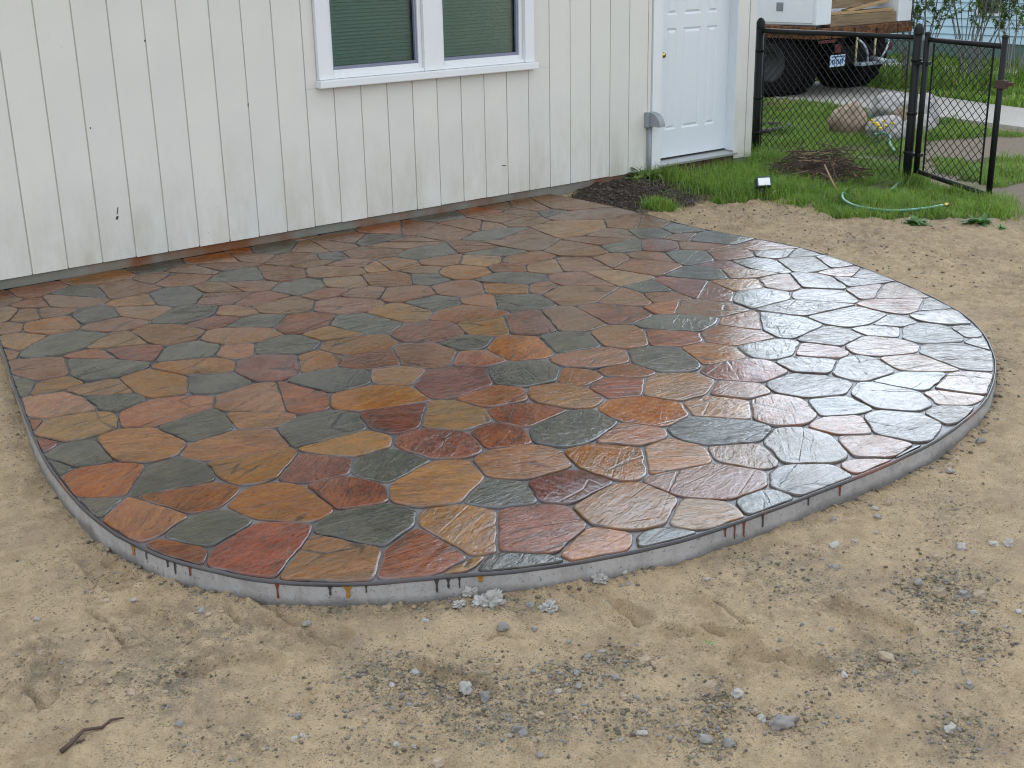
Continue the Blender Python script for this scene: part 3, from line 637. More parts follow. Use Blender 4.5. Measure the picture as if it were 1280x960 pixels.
# ---------------------------------------------------------------- patio: slab, joint bed, edge lip and the stamped stones
patio = empty('patio', (1.5, -2.3, 0), 'D-shaped patio of wet multicoloured stamped stones against the white house wall', 'patio')
def P(v): return (v[0]-1.5, v[1]+2.3, v[2])
def ring(off, z):
    """slab outline moved inwards by off"""
    out = []; n = len(CV)
    for i in range(n):
        a = CV[max(i-1, 0)]; b = CV[min(i+1, n-1)]; t = (b-a)/np.linalg.norm(b-a)
        nrm = np.array([-t[1], t[0]])                       # inside is on the left of the curve
        q = CV[i]+nrm*(off+.0022*mnoise.noise(Vector((CV[i][0]*9, CV[i][1]*9, z*40)))+.0012*mnoise.noise(Vector((CV[i][0]*31, CV[i][1]*31, z*60)))); zz = z+(.0012*mnoise.noise(Vector((CV[i][0]*7, CV[i][1]*7, 3.0))) if z > .0745 else 0)
        if i == 0: q = np.array([CV[i][0]+off, 0.0])
        if i == n-1: q = np.array([CV[i][0]-off, 0.0])
        out.append(P((q[0], min(q[1], 0.0), zz)))
    return out
def lofted(name, rings, mat, cap_top, smooth=False):
    n = len(rings[0]); v = [q for r in rings for q in r]; f = []
    for k in range(len(rings)-1):
        for i in range(n):
            j = (i+1) % n; f.append((k*n+i, k*n+j, (k+1)*n+j, (k+1)*n+i))
    if cap_top: f.append(tuple(range((len(rings)-1)*n, len(rings)*n)))
    me = mesh(name, v, f); b = bmesh.new(); b.from_mesh(me); bmesh.ops.recalc_face_normals(b, faces=b.faces); b.to_mesh(me); b.free()
    me.polygons.foreach_set('use_smooth', [True]*len(me.polygons)); me.set_sharp_from_angle(angle=math.radians(35))
    return link(name, me, mat, patio)
m = NT('slab_concrete')
base = m.mix(m.noise(3, 5, .65), (.27, .265, .265), (.40, .39, .375)); z = m.sep(m.pos)[2]
base = m.mix(m.ramp(m.noise(14, 6, .75, vec=m.mapv(m.pos, (1, 1, .35))), (.45, 0), (.7, .8)), base, (.2, .195, .185))
base = m.mix(m.ramp(m.noise(70, 3, .6), (.30, .8), (.40, 0)), base, (.12, .115, .11))                                   # air holes
wet = m.ramp(m.math('SUBTRACT', z, m.math('MULTIPLY', m.math('SUBTRACT', m.noise(4, 5, .7), .5), .09)), (.005, 1), (.032, 0))
base = m.mix(m.math('MULTIPLY', wet, .8), base, (.10, .095, .09))
run = m.ramp(m.noise(26, 3, .6, vec=m.mapv(m.pos, (1, 1, .06))), (.66, 0), (.74, .5))
base = m.mix(run, base, (.13, .115, .11))
m.set(Base_Color=base, Roughness=.75); m.bump(m.noise(50, 6, .7), .6, .006)
lofted('slab', [ring(0, -.10), ring(-.004, .0), ring(0, .03), ring(.001, .0655)], m.m, True)
m = NT('edge_lip'); c = m.mix(m.noise(6, 4), (.025, .025, .030), (.085, .08, .082)); c = m.mix(m.ramp(m.noise(2.2, 4, .6), (.56, 0), (.66, 1)), c, (.14, .06, .045))
m.set(Base_Color=c, Roughness=.35); m.bump(m.noise(30, 5), .6, .006); lip_m = m.m
prof = [(.0, .0657), (-.0004, .070), (.001, .0742), (.003, .0762), (.005, .0768), (.0065, .0764), (.008, .0735), (.0085, .066)]
lofted('edge_lip', [ring(o, z) for o, z in prof], lip_m, False)
m = NT('joint'); c = m.mix(m.noise(9, 5), (.03, .029, .031), (.08, .076, .074)); c = m.mix(m.ramp(m.noise(3, 3), (.5, 0), (.65, .7)), c, (.16, .155, .15))
m.set(Base_Color=c, Roughness=.38); m.bump(m.noise(80, 4), .5, .004)
lofted('joint_bed', [ring(.012, .066), ring(.012, .0722)], m.m, True)

def stone_mat(name, c1, c2, c3, rough=.07):
    m = NT(name); rd = m.rand(); ang = m.math('MULTIPLY_ADD', rd, 1.6, -.95)
    v = m.mapv(m.pos, (1, 1, 1), m.comb(0.0, 0.0, ang))
    off = m.n.new('ShaderNodeVectorMath'); off.operation = 'ADD'; m.put(off.inputs[0], v); m.put(off.inputs[1], m.comb(m.math('MULTIPLY', rd, 37.0), m.math('MULTIPLY', rd, 91.0), 0.0)); v = off.outputs[0]
    st = m.mapv(v, (1.0, 3.2, 1.0))
    a = m.noise(3.2, 5, .62, vec=v, dist=.4); b = m.noise(7, 6, .7, vec=st, dist=.6)
    c = m.mix(m.ramp(a, (.36, 0), (.60, 1)), c1, c2)
    c = m.mix(m.ramp(b, (.44, 0), (.62, .9)), c, c3)
    c = m.mix(m.ramp(m.noise(38, 5, .8, vec=st), (.36, .8), (.50, 0)), c, tuple(q*.30 for q in c1))        # dark release in the pits
    c = m.mix(m.ramp(m.noise(2.6, 4, .7, vec=v), (.54, 0), (.70, .55)), c, tuple(q*.42 for q in c1))      # smoky patches
    cr = m.voro(2.6, vec=m.mapv(v, (.7, 1.9, 1)), feature='DISTANCE_TO_EDGE'); cr = m.ramp(m.math('ADD', cr, m.math('MULTIPLY', m.math('SUBTRACT', m.noise(9, 4, vec=v), .5), .12)), (.0, 1), (.018, 0))
    cr = m.math('MULTIPLY', cr, m.ramp(m.noise(3.3, 3, vec=v), (.44, 0), (.52, 1)))
    c = m.mix(m.math('MULTIPLY', cr, .85), c, tuple(q*.2 for q in c1))
    edge = m.attr('edge', 'Fac'); c = m.mix(m.math('MULTIPLY', edge, m.ramp(m.noise(11, 4), (.38, .1), (.6, .85))), c, m.mix(m.ramp(m.noise(5, 3), (.45, 0), (.6, 1)), (.035, .033, .036), (.15, .145, .15)))
    # the value of each stone differs
    hs = m.n.new('ShaderNodeHueSaturation'); m.put(hs.inputs['Color'], c); m.put(hs.inputs['Value'], m.math('MULTIPLY_ADD', m.math('FRACT', m.math('MULTIPLY', rd, 7.13)), .3, .85)); m.put(hs.inputs['Saturation'], m.math('MULTIPLY_ADD', m.math('FRACT', m.math('MULTIPLY', rd, 3.7)), .3, .85)); m.put(hs.inputs['Hue'], m.math('MULTIPLY_ADD', m.math('FRACT', m.math('MULTIPLY', rd, 5.3)), .02, .49))
    m.set(Base_Color=hs.outputs[0], Roughness=m.ramp(m.noise(9, 4, .6), (.3, rough*.75), (.7, rough*1.5)))
    m.b.inputs['IOR'].default_value = 1.5
    # cleft relief: stepped ledges, fine grain and hairline cracks
    led = m.noise(4.2, 3, .5, vec=st, dist=1.1); stp = m.ramp(led, (.30, 0), (.36, .3), (.46, .33), (.50, .62), (.60, .65), (.64, 1))
    ck = m.voro(3.4, vec=m.mapv(v, (.8, 1.7, 1)), feature='DISTANCE_TO_EDGE'); ck = m.math('MULTIPLY', m.ramp(ck, (0, 0), (.03, 1)), .35)
    ck = m.math('MULTIPLY', m.ramp(m.noise(2.1, 2, vec=v), (.42, 1), (.52, 0)), m.math('SUBTRACT', ck, .35))
    h = m.math('ADD', m.math('MULTIPLY', stp, .75), m.math('MULTIPLY', m.noise(30, 4, .72, vec=m.mapv(v, (1, 1.7, 1)), dist=.5), .85))
    h = m.math('ADD', h, ck); h = m.math('SUBTRACT', h, m.math('MULTIPLY', cr, .5))
    nrm = m.bump(h, .7, .0027); m.put(nrm.node.inputs['Strength'], m.math('MULTIPLY_ADD', m.math('FRACT', m.math('MULTIPLY', rd, 11.7)), .6, .45))
    # the sealer does not cover everything: matte where it soaked in
    df = m.n.new('ShaderNodeBsdfDiffuse'); m.put(df.inputs['Color'], hs.outputs[0]); m.put(df.inputs['Normal'], nrm)
    mx = m.n.new('ShaderNodeMixShader'); m.put(mx.inputs[0], m.ramp(m.noise(6, 4, .75), (.28, .64), (.55, .98)))
    m.t.links.new(df.outputs[0], mx.inputs[1]); m.t.links.new(m.b.outputs[0], mx.inputs[2]); m.t.links.new(mx.outputs[0], m.n['Material Output'].inputs[0])
    return m.m
SM = {
 'G': stone_mat('slate_grey_stone', (.056, .053, .034), (.076, .067, .040), (.036, .036, .027)),
 'O': stone_mat('orange_brown_stone', (0.2040, 0.0519, 0.0037), (0.1181, 0.0448, 0.0058), (0.2416, 0.0878, 0.0079)),
 'R': stone_mat('red_brown_stone', (0.1074, 0.0202, 0.0035), (0.1771, 0.0421, 0.0042), (0.0622, 0.0171, 0.0052)),
 'Y': stone_mat('ochre_stone', (0.1718, 0.0753, 0.0098), (0.1235, 0.0600, 0.0122), (0.2308, 0.0861, 0.0067)),
 'T': stone_mat('tan_stone', (0.1374, 0.0573, 0.0100), (0.1074, 0.0492, 0.0113), (0.1718, 0.0538, 0.0067)),
 'P': stone_mat('rose_brown_stone', (0.1396, 0.0448, 0.0085), (0.1503, 0.0609, 0.0128), (0.1127, 0.0314, 0.0052)),
 'L': stone_mat('pale_buff_stone', (0.0748, 0.0515, 0.0319), (0.0651, 0.0481, 0.0327), (0.0792, 0.0523, 0.0274)),
}
def inset(poly, hw):
    """shrink a convex polygon, hw per edge"""
    out = [np.array(q) for q in poly]; n = len(poly)
    for i in range(n):
        a = np.array(poly[i]); b = np.array(poly[(i+1) % n]); t = b-a; L = np.linalg.norm(t)
        if L < 1e-6: continue
        nrm = np.array([-t[1], t[0]])/L; c = nrm@a+hw[i]; res = []
        for k in range(len(out)):
            p, q = out[k], out[(k+1) % len(out)]; dp, dq = nrm@p-c, nrm@q-c
            if dp >= 0: res.append(p)
            if (dp > 0 > dq) or (dq > 0 > dp): res.append(p+(q-p)*dp/(dp-dq))
        out = res
        if len(out) < 3: return []
    return out
def add_stone(poly, kind, idx):
    poly = [np.array(q) for q in poly]
    A = sum(p[0]*q[1]-p[1]*q[0] for p, q in zip(poly, poly[1:]+poly[:1]))/2
    if A < 0: poly = poly[::-1]
    # drop near duplicate corners
    pl = []
    for q in poly:
        if not pl or np.linalg.norm(q-pl[-1]) > .012: pl.append(q)
    if len(pl) > 3 and np.linalg.norm(pl[0]-pl[-1]) < .012: pl.pop()
    if len(pl) < 3: return
    hw = []
    for i in range(len(pl)):
        mid = (pl[i]+pl[(i+1) % len(pl)])/2; dd = float(slab_dist(np.array([mid[0]]), np.array([mid[1]]))[0])
        hw.append(.0095 if dd < .02 and mid[1] < -.02 else (.010 if mid[1] > -.02 else .0022))
    q = inset(pl, hw)
    if len(q) < 3: return
    # resample, round corners, wobble
    res = []
    for i in range(len(q)):
        a, b = q[i], q[(i+1) % len(q)]; L = np.linalg.norm(b-a); k = max(1, int(round(L/.085)))
        res += [a+(b-a)*t/k for t in range(k)]
    def chaikin(r):
        o = []
        for i in range(len(r)):
            a, b = r[i], r[(i+1) % len(r)]; o += [a*.78+b*.22, a*.22+b*.78]
        return o
    c = sum(res)/len(res); res = chaikin(chaikin(res)); n = len(res)
    ph = random.random()*50; w = []
    for i, p in enumerate(res):
        d = p-c; L = np.linalg.norm(d); k = .0085*mnoise.noise(Vector((p[0]*14, p[1]*14, ph))) + .003*mnoise.noise(Vector((p[0]*45, p[1]*45, ph)))
        w.append(c+d*(1+min(.0014, k-.0010)/L))
    R = max(.03, math.sqrt(abs(A)/math.pi)); z0 = .0775 + random.uniform(-.0008, .0022)
    tx, ty = random.gauss(0, .004), random.gauss(0, .004)
    def lev(p, dz): return (p[0]-c[0], p[1]-c[1], z0+dz+tx*(p[0]-c[0])+ty*(p[1]-c[1]))
    v = []; e = []
    for s, dz, ed in ((1.0, -.0075, 1), (1.0-.0008/R, -.0016, 1), (1.0-.0032/R, -.0002, .6), (1.0-.010/R, .0, .0)):
        for p in w: v.append(lev(c+(p-c)*s, dz)); e.append(ed)
    for s in (.62, .28):
        for p in w[::2]:
            qq = c+(p-c)*s; v.append(lev(qq, .0012*mnoise.noise(Vector((qq[0]*6, qq[1]*6, ph))))); e.append(0)
    f = []
    for k in range(3):
        for i in range(n): j = (i+1) % n; f.append((k*n+i, k*n+j, (k+1)*n+j, (k+1)*n+i))
    h = n//2; o3 = 3*n; o4 = 4*n
    for i in range(h):
        j = (i+1) % h; f.append((o3+2*i, o3+2*i+1, o4+i)); f.append((o3+2*i+1, o3+(2*i+2) % n, o4+j, o4+i)); f.append((o4+i, o4+j, o4+h+j, o4+h+i))
    f.append(tuple(o4+h+i for i in range(h)))
    me = mesh('stone', v, f, True); at = me.attributes.new('edge', 'FLOAT', 'POINT'); at.data.foreach_set('value', e)
    link('stone', me, SM[kind], patio, P((c[0], c[1], 0)))
for idx, line in enumerate(STONES.split('\n')):
    kk, *pp = line.split(); add_stone([tuple(int(a)/1000 for a in q.split(',')) for q in pp], kk, idx)
# paint runs on the slab's side
dm = {'o': plain('ochre_run', (.30, .15, .03), .4), 'k': plain('dark_run', (.05, .045, .045), .4), 'r': plain('rust_run', (.17, .045, .022), .4), 'g': plain('grey_run', (.09, .085, .08), .4)}
for x, y, h, k in DRIP:
    i = int(np.argmin(np.hypot(CV[:, 0]-x, CV[:, 1]-y))); a = CV[max(i-1, 0)]; b = CV[min(i+1, len(CV)-1)]; t = (b-a)/np.linalg.norm(b-a); nr = np.array([t[1], -t[0]])
    L = .0026*h+.006; wv = random.uniform(.0025, .005) if k != 'o' else .009; pts = []
    v = []; f = []
    ks = 8
    for s in range(ks+1):
        u = s/ks; ww = wv*(1.9-1.2*min(1, u*3)) if u < .33 else wv*(.7+.12*math.sin(u*9)); ww *= (1 if s < ks else .35)
        zz = .069-L*u
        for q, dd in ((-1, .0004), (0, .0042), (1, .0004)):
            pt = CV[i]+t*(q*ww)+nr*(dd+.004*(1 if zz < .02 else .3)); v.append(P((pt[0], pt[1], zz)))
    for s in range(ks):
        for q in range(2): f.append((s*3+q, s*3+q+1, s*3+4+q, s*3+3+q))
    link('paint_run', mesh('paint_run', v, f, True), dm[k], patio)

# ---------------------------------------------------------------- house
house = empty('house', (2.0, 0, 0), 'white house with vertical board siding, double window and white side door', 'house')
HX = 2.0
def hb(name, mat, x0, x1, y0, y1, z0, z1, parent=None, bevel=0.0, rot=None):
    par = parent or house
    return box(name, mat, par, x0-HX, x1-HX, y0, y1, z0, z1, bevel, rot)
m = NT('siding_paint'); rd = m.rand()
c = m.mix(rd, (.675, .68, .635), (.715, .715, .665))
c = m.mix(m.ramp(m.noise(2.3, 5, .6), (.3, 0), (.75, .5)), c, (.58, .60, .575))
z = m.sep(m.pos)[2]
splash = m.math('MULTIPLY', m.ramp(m.math('SUBTRACT', z, m.math('MULTIPLY', m.math('SUBTRACT', m.noise(2.6, 5, .7), .5), .9)), (.0, 1), (.75, 0)), m.ramp(m.noise(5, 5, .7, vec=m.mapv(m.pos, (1, 1, .35))), (.36, 0), (.70, .75)))
c = m.mix(splash, c, (.40, .39, .31))                                                        # rain splash dirt low on the boards
spots = m.math('MULTIPLY', m.ramp(m.voro(34), (.05, 1), (.10, 0)), m.math('MULTIPLY', m.ramp(m.noise(3.1, 3), (.55, 0), (.68, 1)), m.ramp(z, (.3, 1), (.75, .15))))
c = m.mix(spots, c, (.12, .11, .09))
rx = m.ramp(m.voro(14, vec=m.mapv(m.pos, (1, 1, .25))), (.03, 1), (.06, 0))
c = m.mix(m.math('MULTIPLY', rx, m.ramp(m.noise(1.7, 2), (.6, 0), (.7, .8))), c, (.2, .17, .13))
m.set(Base_Color=c, Roughness=.48); m.bump(m.noise(12, 5, .6, vec=m.mapv(m.pos, (7, 7, .5))), .12, .004); siding = m.m
groove_m = plain('groove', (.47, .475, .43), .8)
white = plain('white_trim', (.74, .78, .80), .4, var=.05, scale=3)
doorw = plain('door_paint', (.70, .755, .80), .35, var=.04, scale=2)
m = NT('foundation'); c = m.mix(m.noise(6, 5), (.13, .13, .11), (.24, .235, .20)); c = m.mix(m.ramp(m.noise(1.3, 4, .65), (.46, 0), (.60, .9)), c, (.17, .055, .015)); m.set(Base_Color=c, Roughness=.9); m.bump(m.noise(60, 4), .5, .004); concrete = m.m
brick_m = plain('step_brick', (.11, .065, .05), .9, bump=.6, scale=9)
dark = plain('dark_interior', (.03, .035, .035), .9)
metal = plain('mill_aluminium', (.55, .56, .56), .35, metal=.7)
greyp = plain('grey_plastic', (.27, .30, .33), .45)
S8 = .2032; ZB = .13; ZE = 2.46
WX0, WX1, WZ0, WZ1 = 1.915, 3.695, 1.00, 2.08
DX0, DX1, DZ1 = 5.02, 5.925, 2.10
# boards: one object for each board, cut round window and door
edges = [i*S8 for i in range(-24, 25)] + [4.905]
edges = sorted(set(e for e in edges if e <= 4.88)) + [4.918]
G = .0042
for a, b in zip(edges[:-1], edges[1:]):
    if b-a < .03: continue
    dz = random.uniform(-.003, .003); dy = random.uniform(0, .0012)
    lap = (a < WX1-.02 and b > WX0+.02)
    if lap:
        xa, xb = a+G, b-G
        if a < WX0 and b <= WX0+.12: pass
        hb('siding_board', siding, xa, xb, dy, .0048, ZB+dz, WZ0-.006)
        hb('siding_board', siding, xa, xb, dy, .0048, WZ1+.012, ZE)
        if a < WX0-.012: hb('siding_board', siding, xa, WX0-.004, dy, .0048, WZ0-.005, WZ1+.011)
        if b > WX1+.012: hb('siding_board', siding, WX1+.004, xb, dy, .0048, WZ0-.005, WZ1+.011)
    else:
        hb('siding_board', siding, a+G, b-G, dy, .0048, ZB+dz, ZE)
hb('siding_board', siding, DX0-.09, DX1+.02, .0, .0048, DZ1+.09, ZE)
hb('siding_board', siding, DX1+.002, 6.063, .0, .0048, .105, ZE)
hb('siding_board', siding, 6.070, 6.150, -.004, .0048, .10, ZE)
# wall core behind the boards, with openings
def core(x0, x1, z0, z1): hb('wall_core', groove_m, x0, x1, .0050, .10, z0, z1)
core(-4.87, WX0+.05, .135, ZE); core(WX0+.0501, WX1-.0501, .135, WZ0+.03); core(WX0+.0501, WX1-.0501, WZ1-.03, ZE); core(WX1-.05, DX0-.03, .135, ZE); core(DX0-.0299, DX1+.0299, DZ1+.03, ZE); core(DX1+.005, 6.145, .135, ZE)
hb('side_wall', siding, 6.08, 6.148, .105, 8.0, .10, ZE); hb('side_wall', siding, -4.87, -4.80, .105, 8.0, .10, ZE); hb('rear_wall', siding, -4.87, 6.148, 8.001, 8.07, .10, ZE)
hb('foundation', concrete, -4.86, DX0-.06, .012, .10, -.3, .131); hb('foundation', concrete, DX1+.02, 6.14, .012, .10, -.3, .102)
hb('foundation', concrete, 6.06, 6.14, .101, 8.0, -.3, .099)
# step under the door: bricks
for k in range(5):
    hb('brick', brick_m, DX0-.055+k*.2, DX0-.055+k*.2+.19, -.008+random.uniform(0, .008), .10, -.2, .062, bevel=.004)
    hb('brick', brick_m, DX0-.055+k*.2+.0, DX0-.055+k*.2+.185, .004+random.uniform(0, .006), .10, .068, .136, bevel=.004)
# window
win = empty('window', (0, 0, 0)); win.parent = house
hb('window_trim', white, WX0, WX0+.095, -.030, .03, WZ0+.045, WZ1+.01, win, .004)
hb('window_trim', white, WX1-.085, WX1, -.030, .03, WZ0+.045, WZ1+.01, win, .004)
hb('window_trim', white, 2.735, 2.885, -.026, .03, WZ0+.046, WZ1+.01, win, .004)
hb('window_trim', white, WX0-.02, WX1+.02, -.032, .03, WZ1+.011, WZ1+.10, win, .004)
hb('window_sill', white, WX0-.012, WX1+.012, -.062, .03, WZ0-.004, WZ0+.044, win, .006)
m = NT('window_glass'); m.n.remove(m.b); o = m.n['Material Output']; tr = m.n.new('ShaderNodeBsdfTransparent'); tr.inputs[0].default_value = (.80, .88, .86, 1)
gl = m.n.new('ShaderNodeBsdfGlossy'); gl.inputs['Roughness'].default_value = .03; fr = m.n.new('ShaderNodeFresnel'); fr.inputs[0].default_value = 1.5
ms = m.n.new('ShaderNodeMixShader'); m.t.links.new(fr.outputs[0], ms.inputs[0]); m.t.links.new(tr.outputs[0], ms.inputs[1]); m.t.links.new(gl.outputs[0], ms.inputs[2]); m.t.links.new(ms.outputs[0], o.inputs[0]); glass = m.m
blind_m = plain('blind', (.20, .37, .36), .55, var=.1, scale=4)
screen_fr = plain('screen_frame', (.22, .24, .33), .4, metal=.3)
for x0, x1 in ((WX0+.095, 2.735), (2.885, WX1-.085)):
    for n_, q in (('sash_frame', (x0+.001, x0+.030, .0, .05, WZ0+.046, WZ1)), ('sash_frame', (x1-.030, x1-.001, .0, .05, WZ0+.046, WZ1)), ('sash_frame', (x0+.0301, x1-.0301, .0, .05, WZ0+.046, WZ0+.098))):
        hb(n_, white, *q, win, .003)
    hb('sash_ledge', white, x0+.001, x1-.001, -.018, -.0001, WZ0+.0455, WZ0+.066, win, .002)
    for q in ((x1-.048, x1-.0302, .012, .03, WZ0+.0985, WZ1), (x0+.0302, x0+.040, .012, .03, WZ0+.0985, WZ1), (x0+.0402, x1-.0482, .012, .03, WZ0+.0985, WZ0+.118)): hb('screen_frame', screen_fr, *q, win)
    pane = hb('pane', glass, x0+.030, x1-.030, .034, .038, WZ0+.0985, WZ1, win)
    mb = MB(); z = WZ0+.085
    while z < WZ1:
        R3 = Matrix.Rotation(math.radians(58), 3, 'X'); mb.box(x0+.02-HX, x1-.02-HX, .062, .088, z, z+.0012, R3); z += .0225
    b = mb.build('blind', blind_m, win)
    hb('window_recess', dark, x0-.01, x1+.01, .12, .13, WZ0, WZ1, win)
# door
door = empty('door', (0, 0, 0)); door.parent = house
hb('door_trim', white, 4.925, DX0-.001, -.012, .03, .125, DZ1+.085, door, .003); hb('door_trim', white, DX0, DX1, -.012, .03, DZ1, DZ1+.085, door, .003)
hb('door_jamb', white, DX0, DX0+.018, .0, .13, .175, DZ1-.001, door); hb('door_jamb', doorw, DX1-.004, DX1+.0015, .001, .13, .175, DZ1-.001, door)
# slab with real recessed panels: grid of faces
DW0, DW1, DYF = DX0+.0185, DX1-.0045, .094
cols = [(.16, .30), (.38, .62), (.70, .84)]; W = DW1-DW0
rows = [(.405, 1.195), (1.295, 1.93)]
mb = MB(); xs = [0]+[q for c_ in cols for q in c_]+[1]; xs = [DW0+W*q-HX for q in xs]; zs = [.185, rows[0][0], rows[0][1], rows[1][0], rows[1][1], DZ1-.004]
for i in range(len(xs)-1):
    for k in range(len(zs)-1):
        x0, x1, z0, z1 = xs[i], xs[i+1], zs[k], zs[k+1]
        if i % 2 == 1 and k in (1, 3):
            b_, d_ = .016, .010; v = [(x0, DYF, z0), (x1, DYF, z0), (x1, DYF, z1), (x0, DYF, z1)]
            q1 = [(x0+b_, DYF+d_, z0+b_), (x1-b_, DYF+d_, z0+b_), (x1-b_, DYF+d_, z1-b_), (x0+b_, DYF+d_, z1-b_)]
            e = .034; q2 = [(x0+e, DYF-.001, z0+e), (x1-e, DYF-.001, z0+e), (x1-e, DYF-.001, z1-e), (x0+e, DYF-.001, z1-e)]
            f = []
            for a in (0, 4):
                for s in range(4): f.append((a+s, a+(s+1) % 4, a+4+(s+1) % 4, a+4+s))
            f.append((8, 9, 10, 11)); mb.add(v+q1+q2, f)
        else: mb.add([(x0, DYF, z0), (x1, DYF, z0), (x1, DYF, z1), (x0, DYF, z1)], [(0, 1, 2, 3)])
mb.build('door_panel', doorw, door)
hb('door_core', doorw, DW0+.002, DW1-.002, DYF+.012, .135, .186, DZ1-.005, door)
hb('weather_strip', dark, DW0, DW1, DYF-.003, .13, .176, .184, door)
v = [(DX0-.01-HX, -.035, .142), (DX1+.015-HX, -.035, .142), (DX1+.015-HX, -.035, .158), (DX0-.01-HX, -.035, .158), (DX0-.01-HX, .13, .142), (DX1+.015-HX, .13, .142), (DX1+.015-HX, .13, .1755), (DX0-.01-HX, .13, .1755)]
MB().add(v, [(0, 1, 2, 3), (3, 2, 6, 7), (4, 7, 6, 5), (0, 4, 5, 1), (1, 5, 6, 2), (0, 3, 7, 4)]).build('threshold', metal, door)
brass = plain('brass', (.55, .40, .12), .22, metal=1.0)
MB().lathe([(.0, 0), (.024, 0), (.024, -.006), (.010, -.010), (.009, -.028), (.019, -.034), (.023, -.045), (.019, -.056), (.0, -.058)], 20, 'Y', (DW0+.062-HX, DYF, 1.0)).build('door_knob', brass, door, True)
hb('keyhole', dark, DW0+.046, DW0+.056, DYF-.003, DYF+.001, 1.14, 1.185, door)
# weatherproof outlet box with its conduit
ob = empty('outlet_box', (0, 0, 0)); ob.parent = house
hb('back_plate', greyp, 4.845, 4.935, -.040, -.0005, .470, .585, ob, .003)
mb = MB(); R_ = .105; n = 8; pr = [(0, 0)]+[(-R_*math.sin(math.pi/2*k/n), R_*math.cos(math.pi/2*k/n)) for k in range(n+1)]
vv = [(x-HX, -.041+.0*y+y, .478+zq) for x in (4.868, 4.93) for (y, zq) in pr]; L = len(pr)
mb.add(vv, [tuple(range(L)), tuple(range(2*L-1, L-1, -1))]+[(k, (k+1) % L, L+(k+1) % L, L+k) for k in range(L)]); mb.build('hinged_cover', greyp, ob)
MB().tube([(4.885-HX, -.022, .05), (4.885-HX, -.022, .470)], .0135, 12).build('conduit', greyp, ob, True)
# roof: hipped, dark shingles, soffit and gutter board
roof_m = NT('shingles'); c = roof_m.mix(roof_m.noise(18, 4), (.030, .029, .028), (.07, .066, .06)); roof_m.set(Base_Color=c, Roughness=.95); roof_m.b.inputs['Specular IOR Level'].default_value = .2
x0, x1, y0, y1 = -5.3-HX, 6.58-HX, -.42, 8.5; zr = 2.52; hgt = 2.35; hw = (y1-y0)/2; run = hw*.95
v = [(x0, y0, zr), (x1, y0, zr), (x1, y1, zr), (x0, y1, zr), (x0+run, y0+hw, zr+hgt), (x1-run, y0+hw, zr+hgt)]
roof = MB().add(v, [(0, 1, 5, 4), (1, 2, 5), (2, 3, 4, 5), (3, 0, 4)]).build('roof', roof_m.m, house)
hb('soffit', white, -5.28, 6.56, -.40, 8.48, 2.462, 2.48, roof); 
for q in ((-5.30, 6.58, -.425, -.401), (-5.30, 6.58, 8.481, 8.505)): hb('fascia', white, *q, 2.40, 2.519, roof)
for q in ((-5.305, -5.281), (6.561, 6.585)): hb('fascia', white, *q, -.400, 8.480, 2.40, 2.519, roof)

# old scuffs and paint chips on the boards
chip = plain('bare_chip', (.06, .055, .05), .9)
for x, z, w, h, r in ((.530, .415, .005, .040, .25), (.523, .375, .012, .020, .5), (3.417, .338, .035, .006, .12), (.809, 1.344, .007, .010, 0), (1.421, .937, .005, .016, .2), (.433, .894, .005, .009, 0)):
    o = MB().box(-w/2, w/2, -.0012, .0016, -h/2, h/2, Matrix.Rotation(r, 3, 'Y')).build('paint_chip', chip, house, loc=(x-HX, .0, z))

# ---------------------------------------------------------------- chain-link fence and gate
black = NT('black_vinyl'); black.set(Base_Color=(.008, .010, .010), Roughness=.5); black.b.inputs['Specular IOR Level'].default_value = .25; black = black.m
def gz(x, y): return float(ground_height(np.array([x]), np.array([y]), False)[0])
def wire_mesh(a, b, z0, z1, pitch=.070, r=.0029):
    """woven diamond mesh between two points, clipped to its rectangle"""
    a = Vector(a); b = Vector(b); L = (b-a).length; u = (b-a)/L; nrm = Vector((-u.y, u.x, 0)); H = z1-z0; mb = MB()
    k = -int(H/pitch)-1
    while k*pitch < L:
        for s in (0, 1):
            # line x = k*pitch + t (s=0) or mirrored
            t0 = max(0, -k*pitch); t1 = min(H, L-k*pitch)
            if t1-t0 < .01: continue
            m_ = max(1, int((t1-t0)/(pitch/2))); pts = []
            for i in range(m_+1):
                t = t0+(t1-t0)*i/m_; x = k*pitch+t; zz = z0+t
                if s: x = L-x
                off = .0026*(1 if (i+s) % 2 else -1); pts.append(a+u*x+nrm*off+Vector((0, 0, zz)))
            mb.tube(pts, r, 4, False)
        k += 1
    return mb
fence = empty('chain_link_fence', (6.42, -.58, 0), 'black chain-link fence panel running from the house corner to the gate', 'fence')
FO = Vector((6.42, -.58, 0))
A = Vector((6.47, .21, 0)); B = Vector((6.375, -1.385, 0))
def post(name, p, r, h, par, off, cap=True):
    q = p-off; mb = MB().tube([(q.x, q.y, -.3), (q.x, q.y, h)], r, 16); o = mb.build(name, black, par, True)
    if cap:
        MB().lathe([(r*1.14, h-.03), (r*1.14, h+.008), (r*1.0, h+.022), (r*.55, h+.045), (0, h+.052)], 16, 'Z', (q.x, q.y, 0)).build('post_cap', black, o, True)
    return o
post('post', A, .034, 1.17, fence, FO); post('post', B, .034, 1.17, fence, FO)
u = (B-A).normalized()
MB().tube([A-FO+u*.03+Vector((0, 0, 1.115)), B-FO-u*.03+Vector((0, 0, 1.115))], .020, 12).build('top_rail', black, fence, True)
o = wire_mesh(A-FO+u*.06, B-FO-u*.075, .02, 1.105).build('chain_link_mesh', black, fence); o['kind'] = 'stuff'
for p in (A+u*.058, B-u*.075):
    q = p-FO; MB().box(q.x-.008, q.x+.008, q.y-.002, q.y+.002, .04, 1.09).build('tension_bar', black, fence)
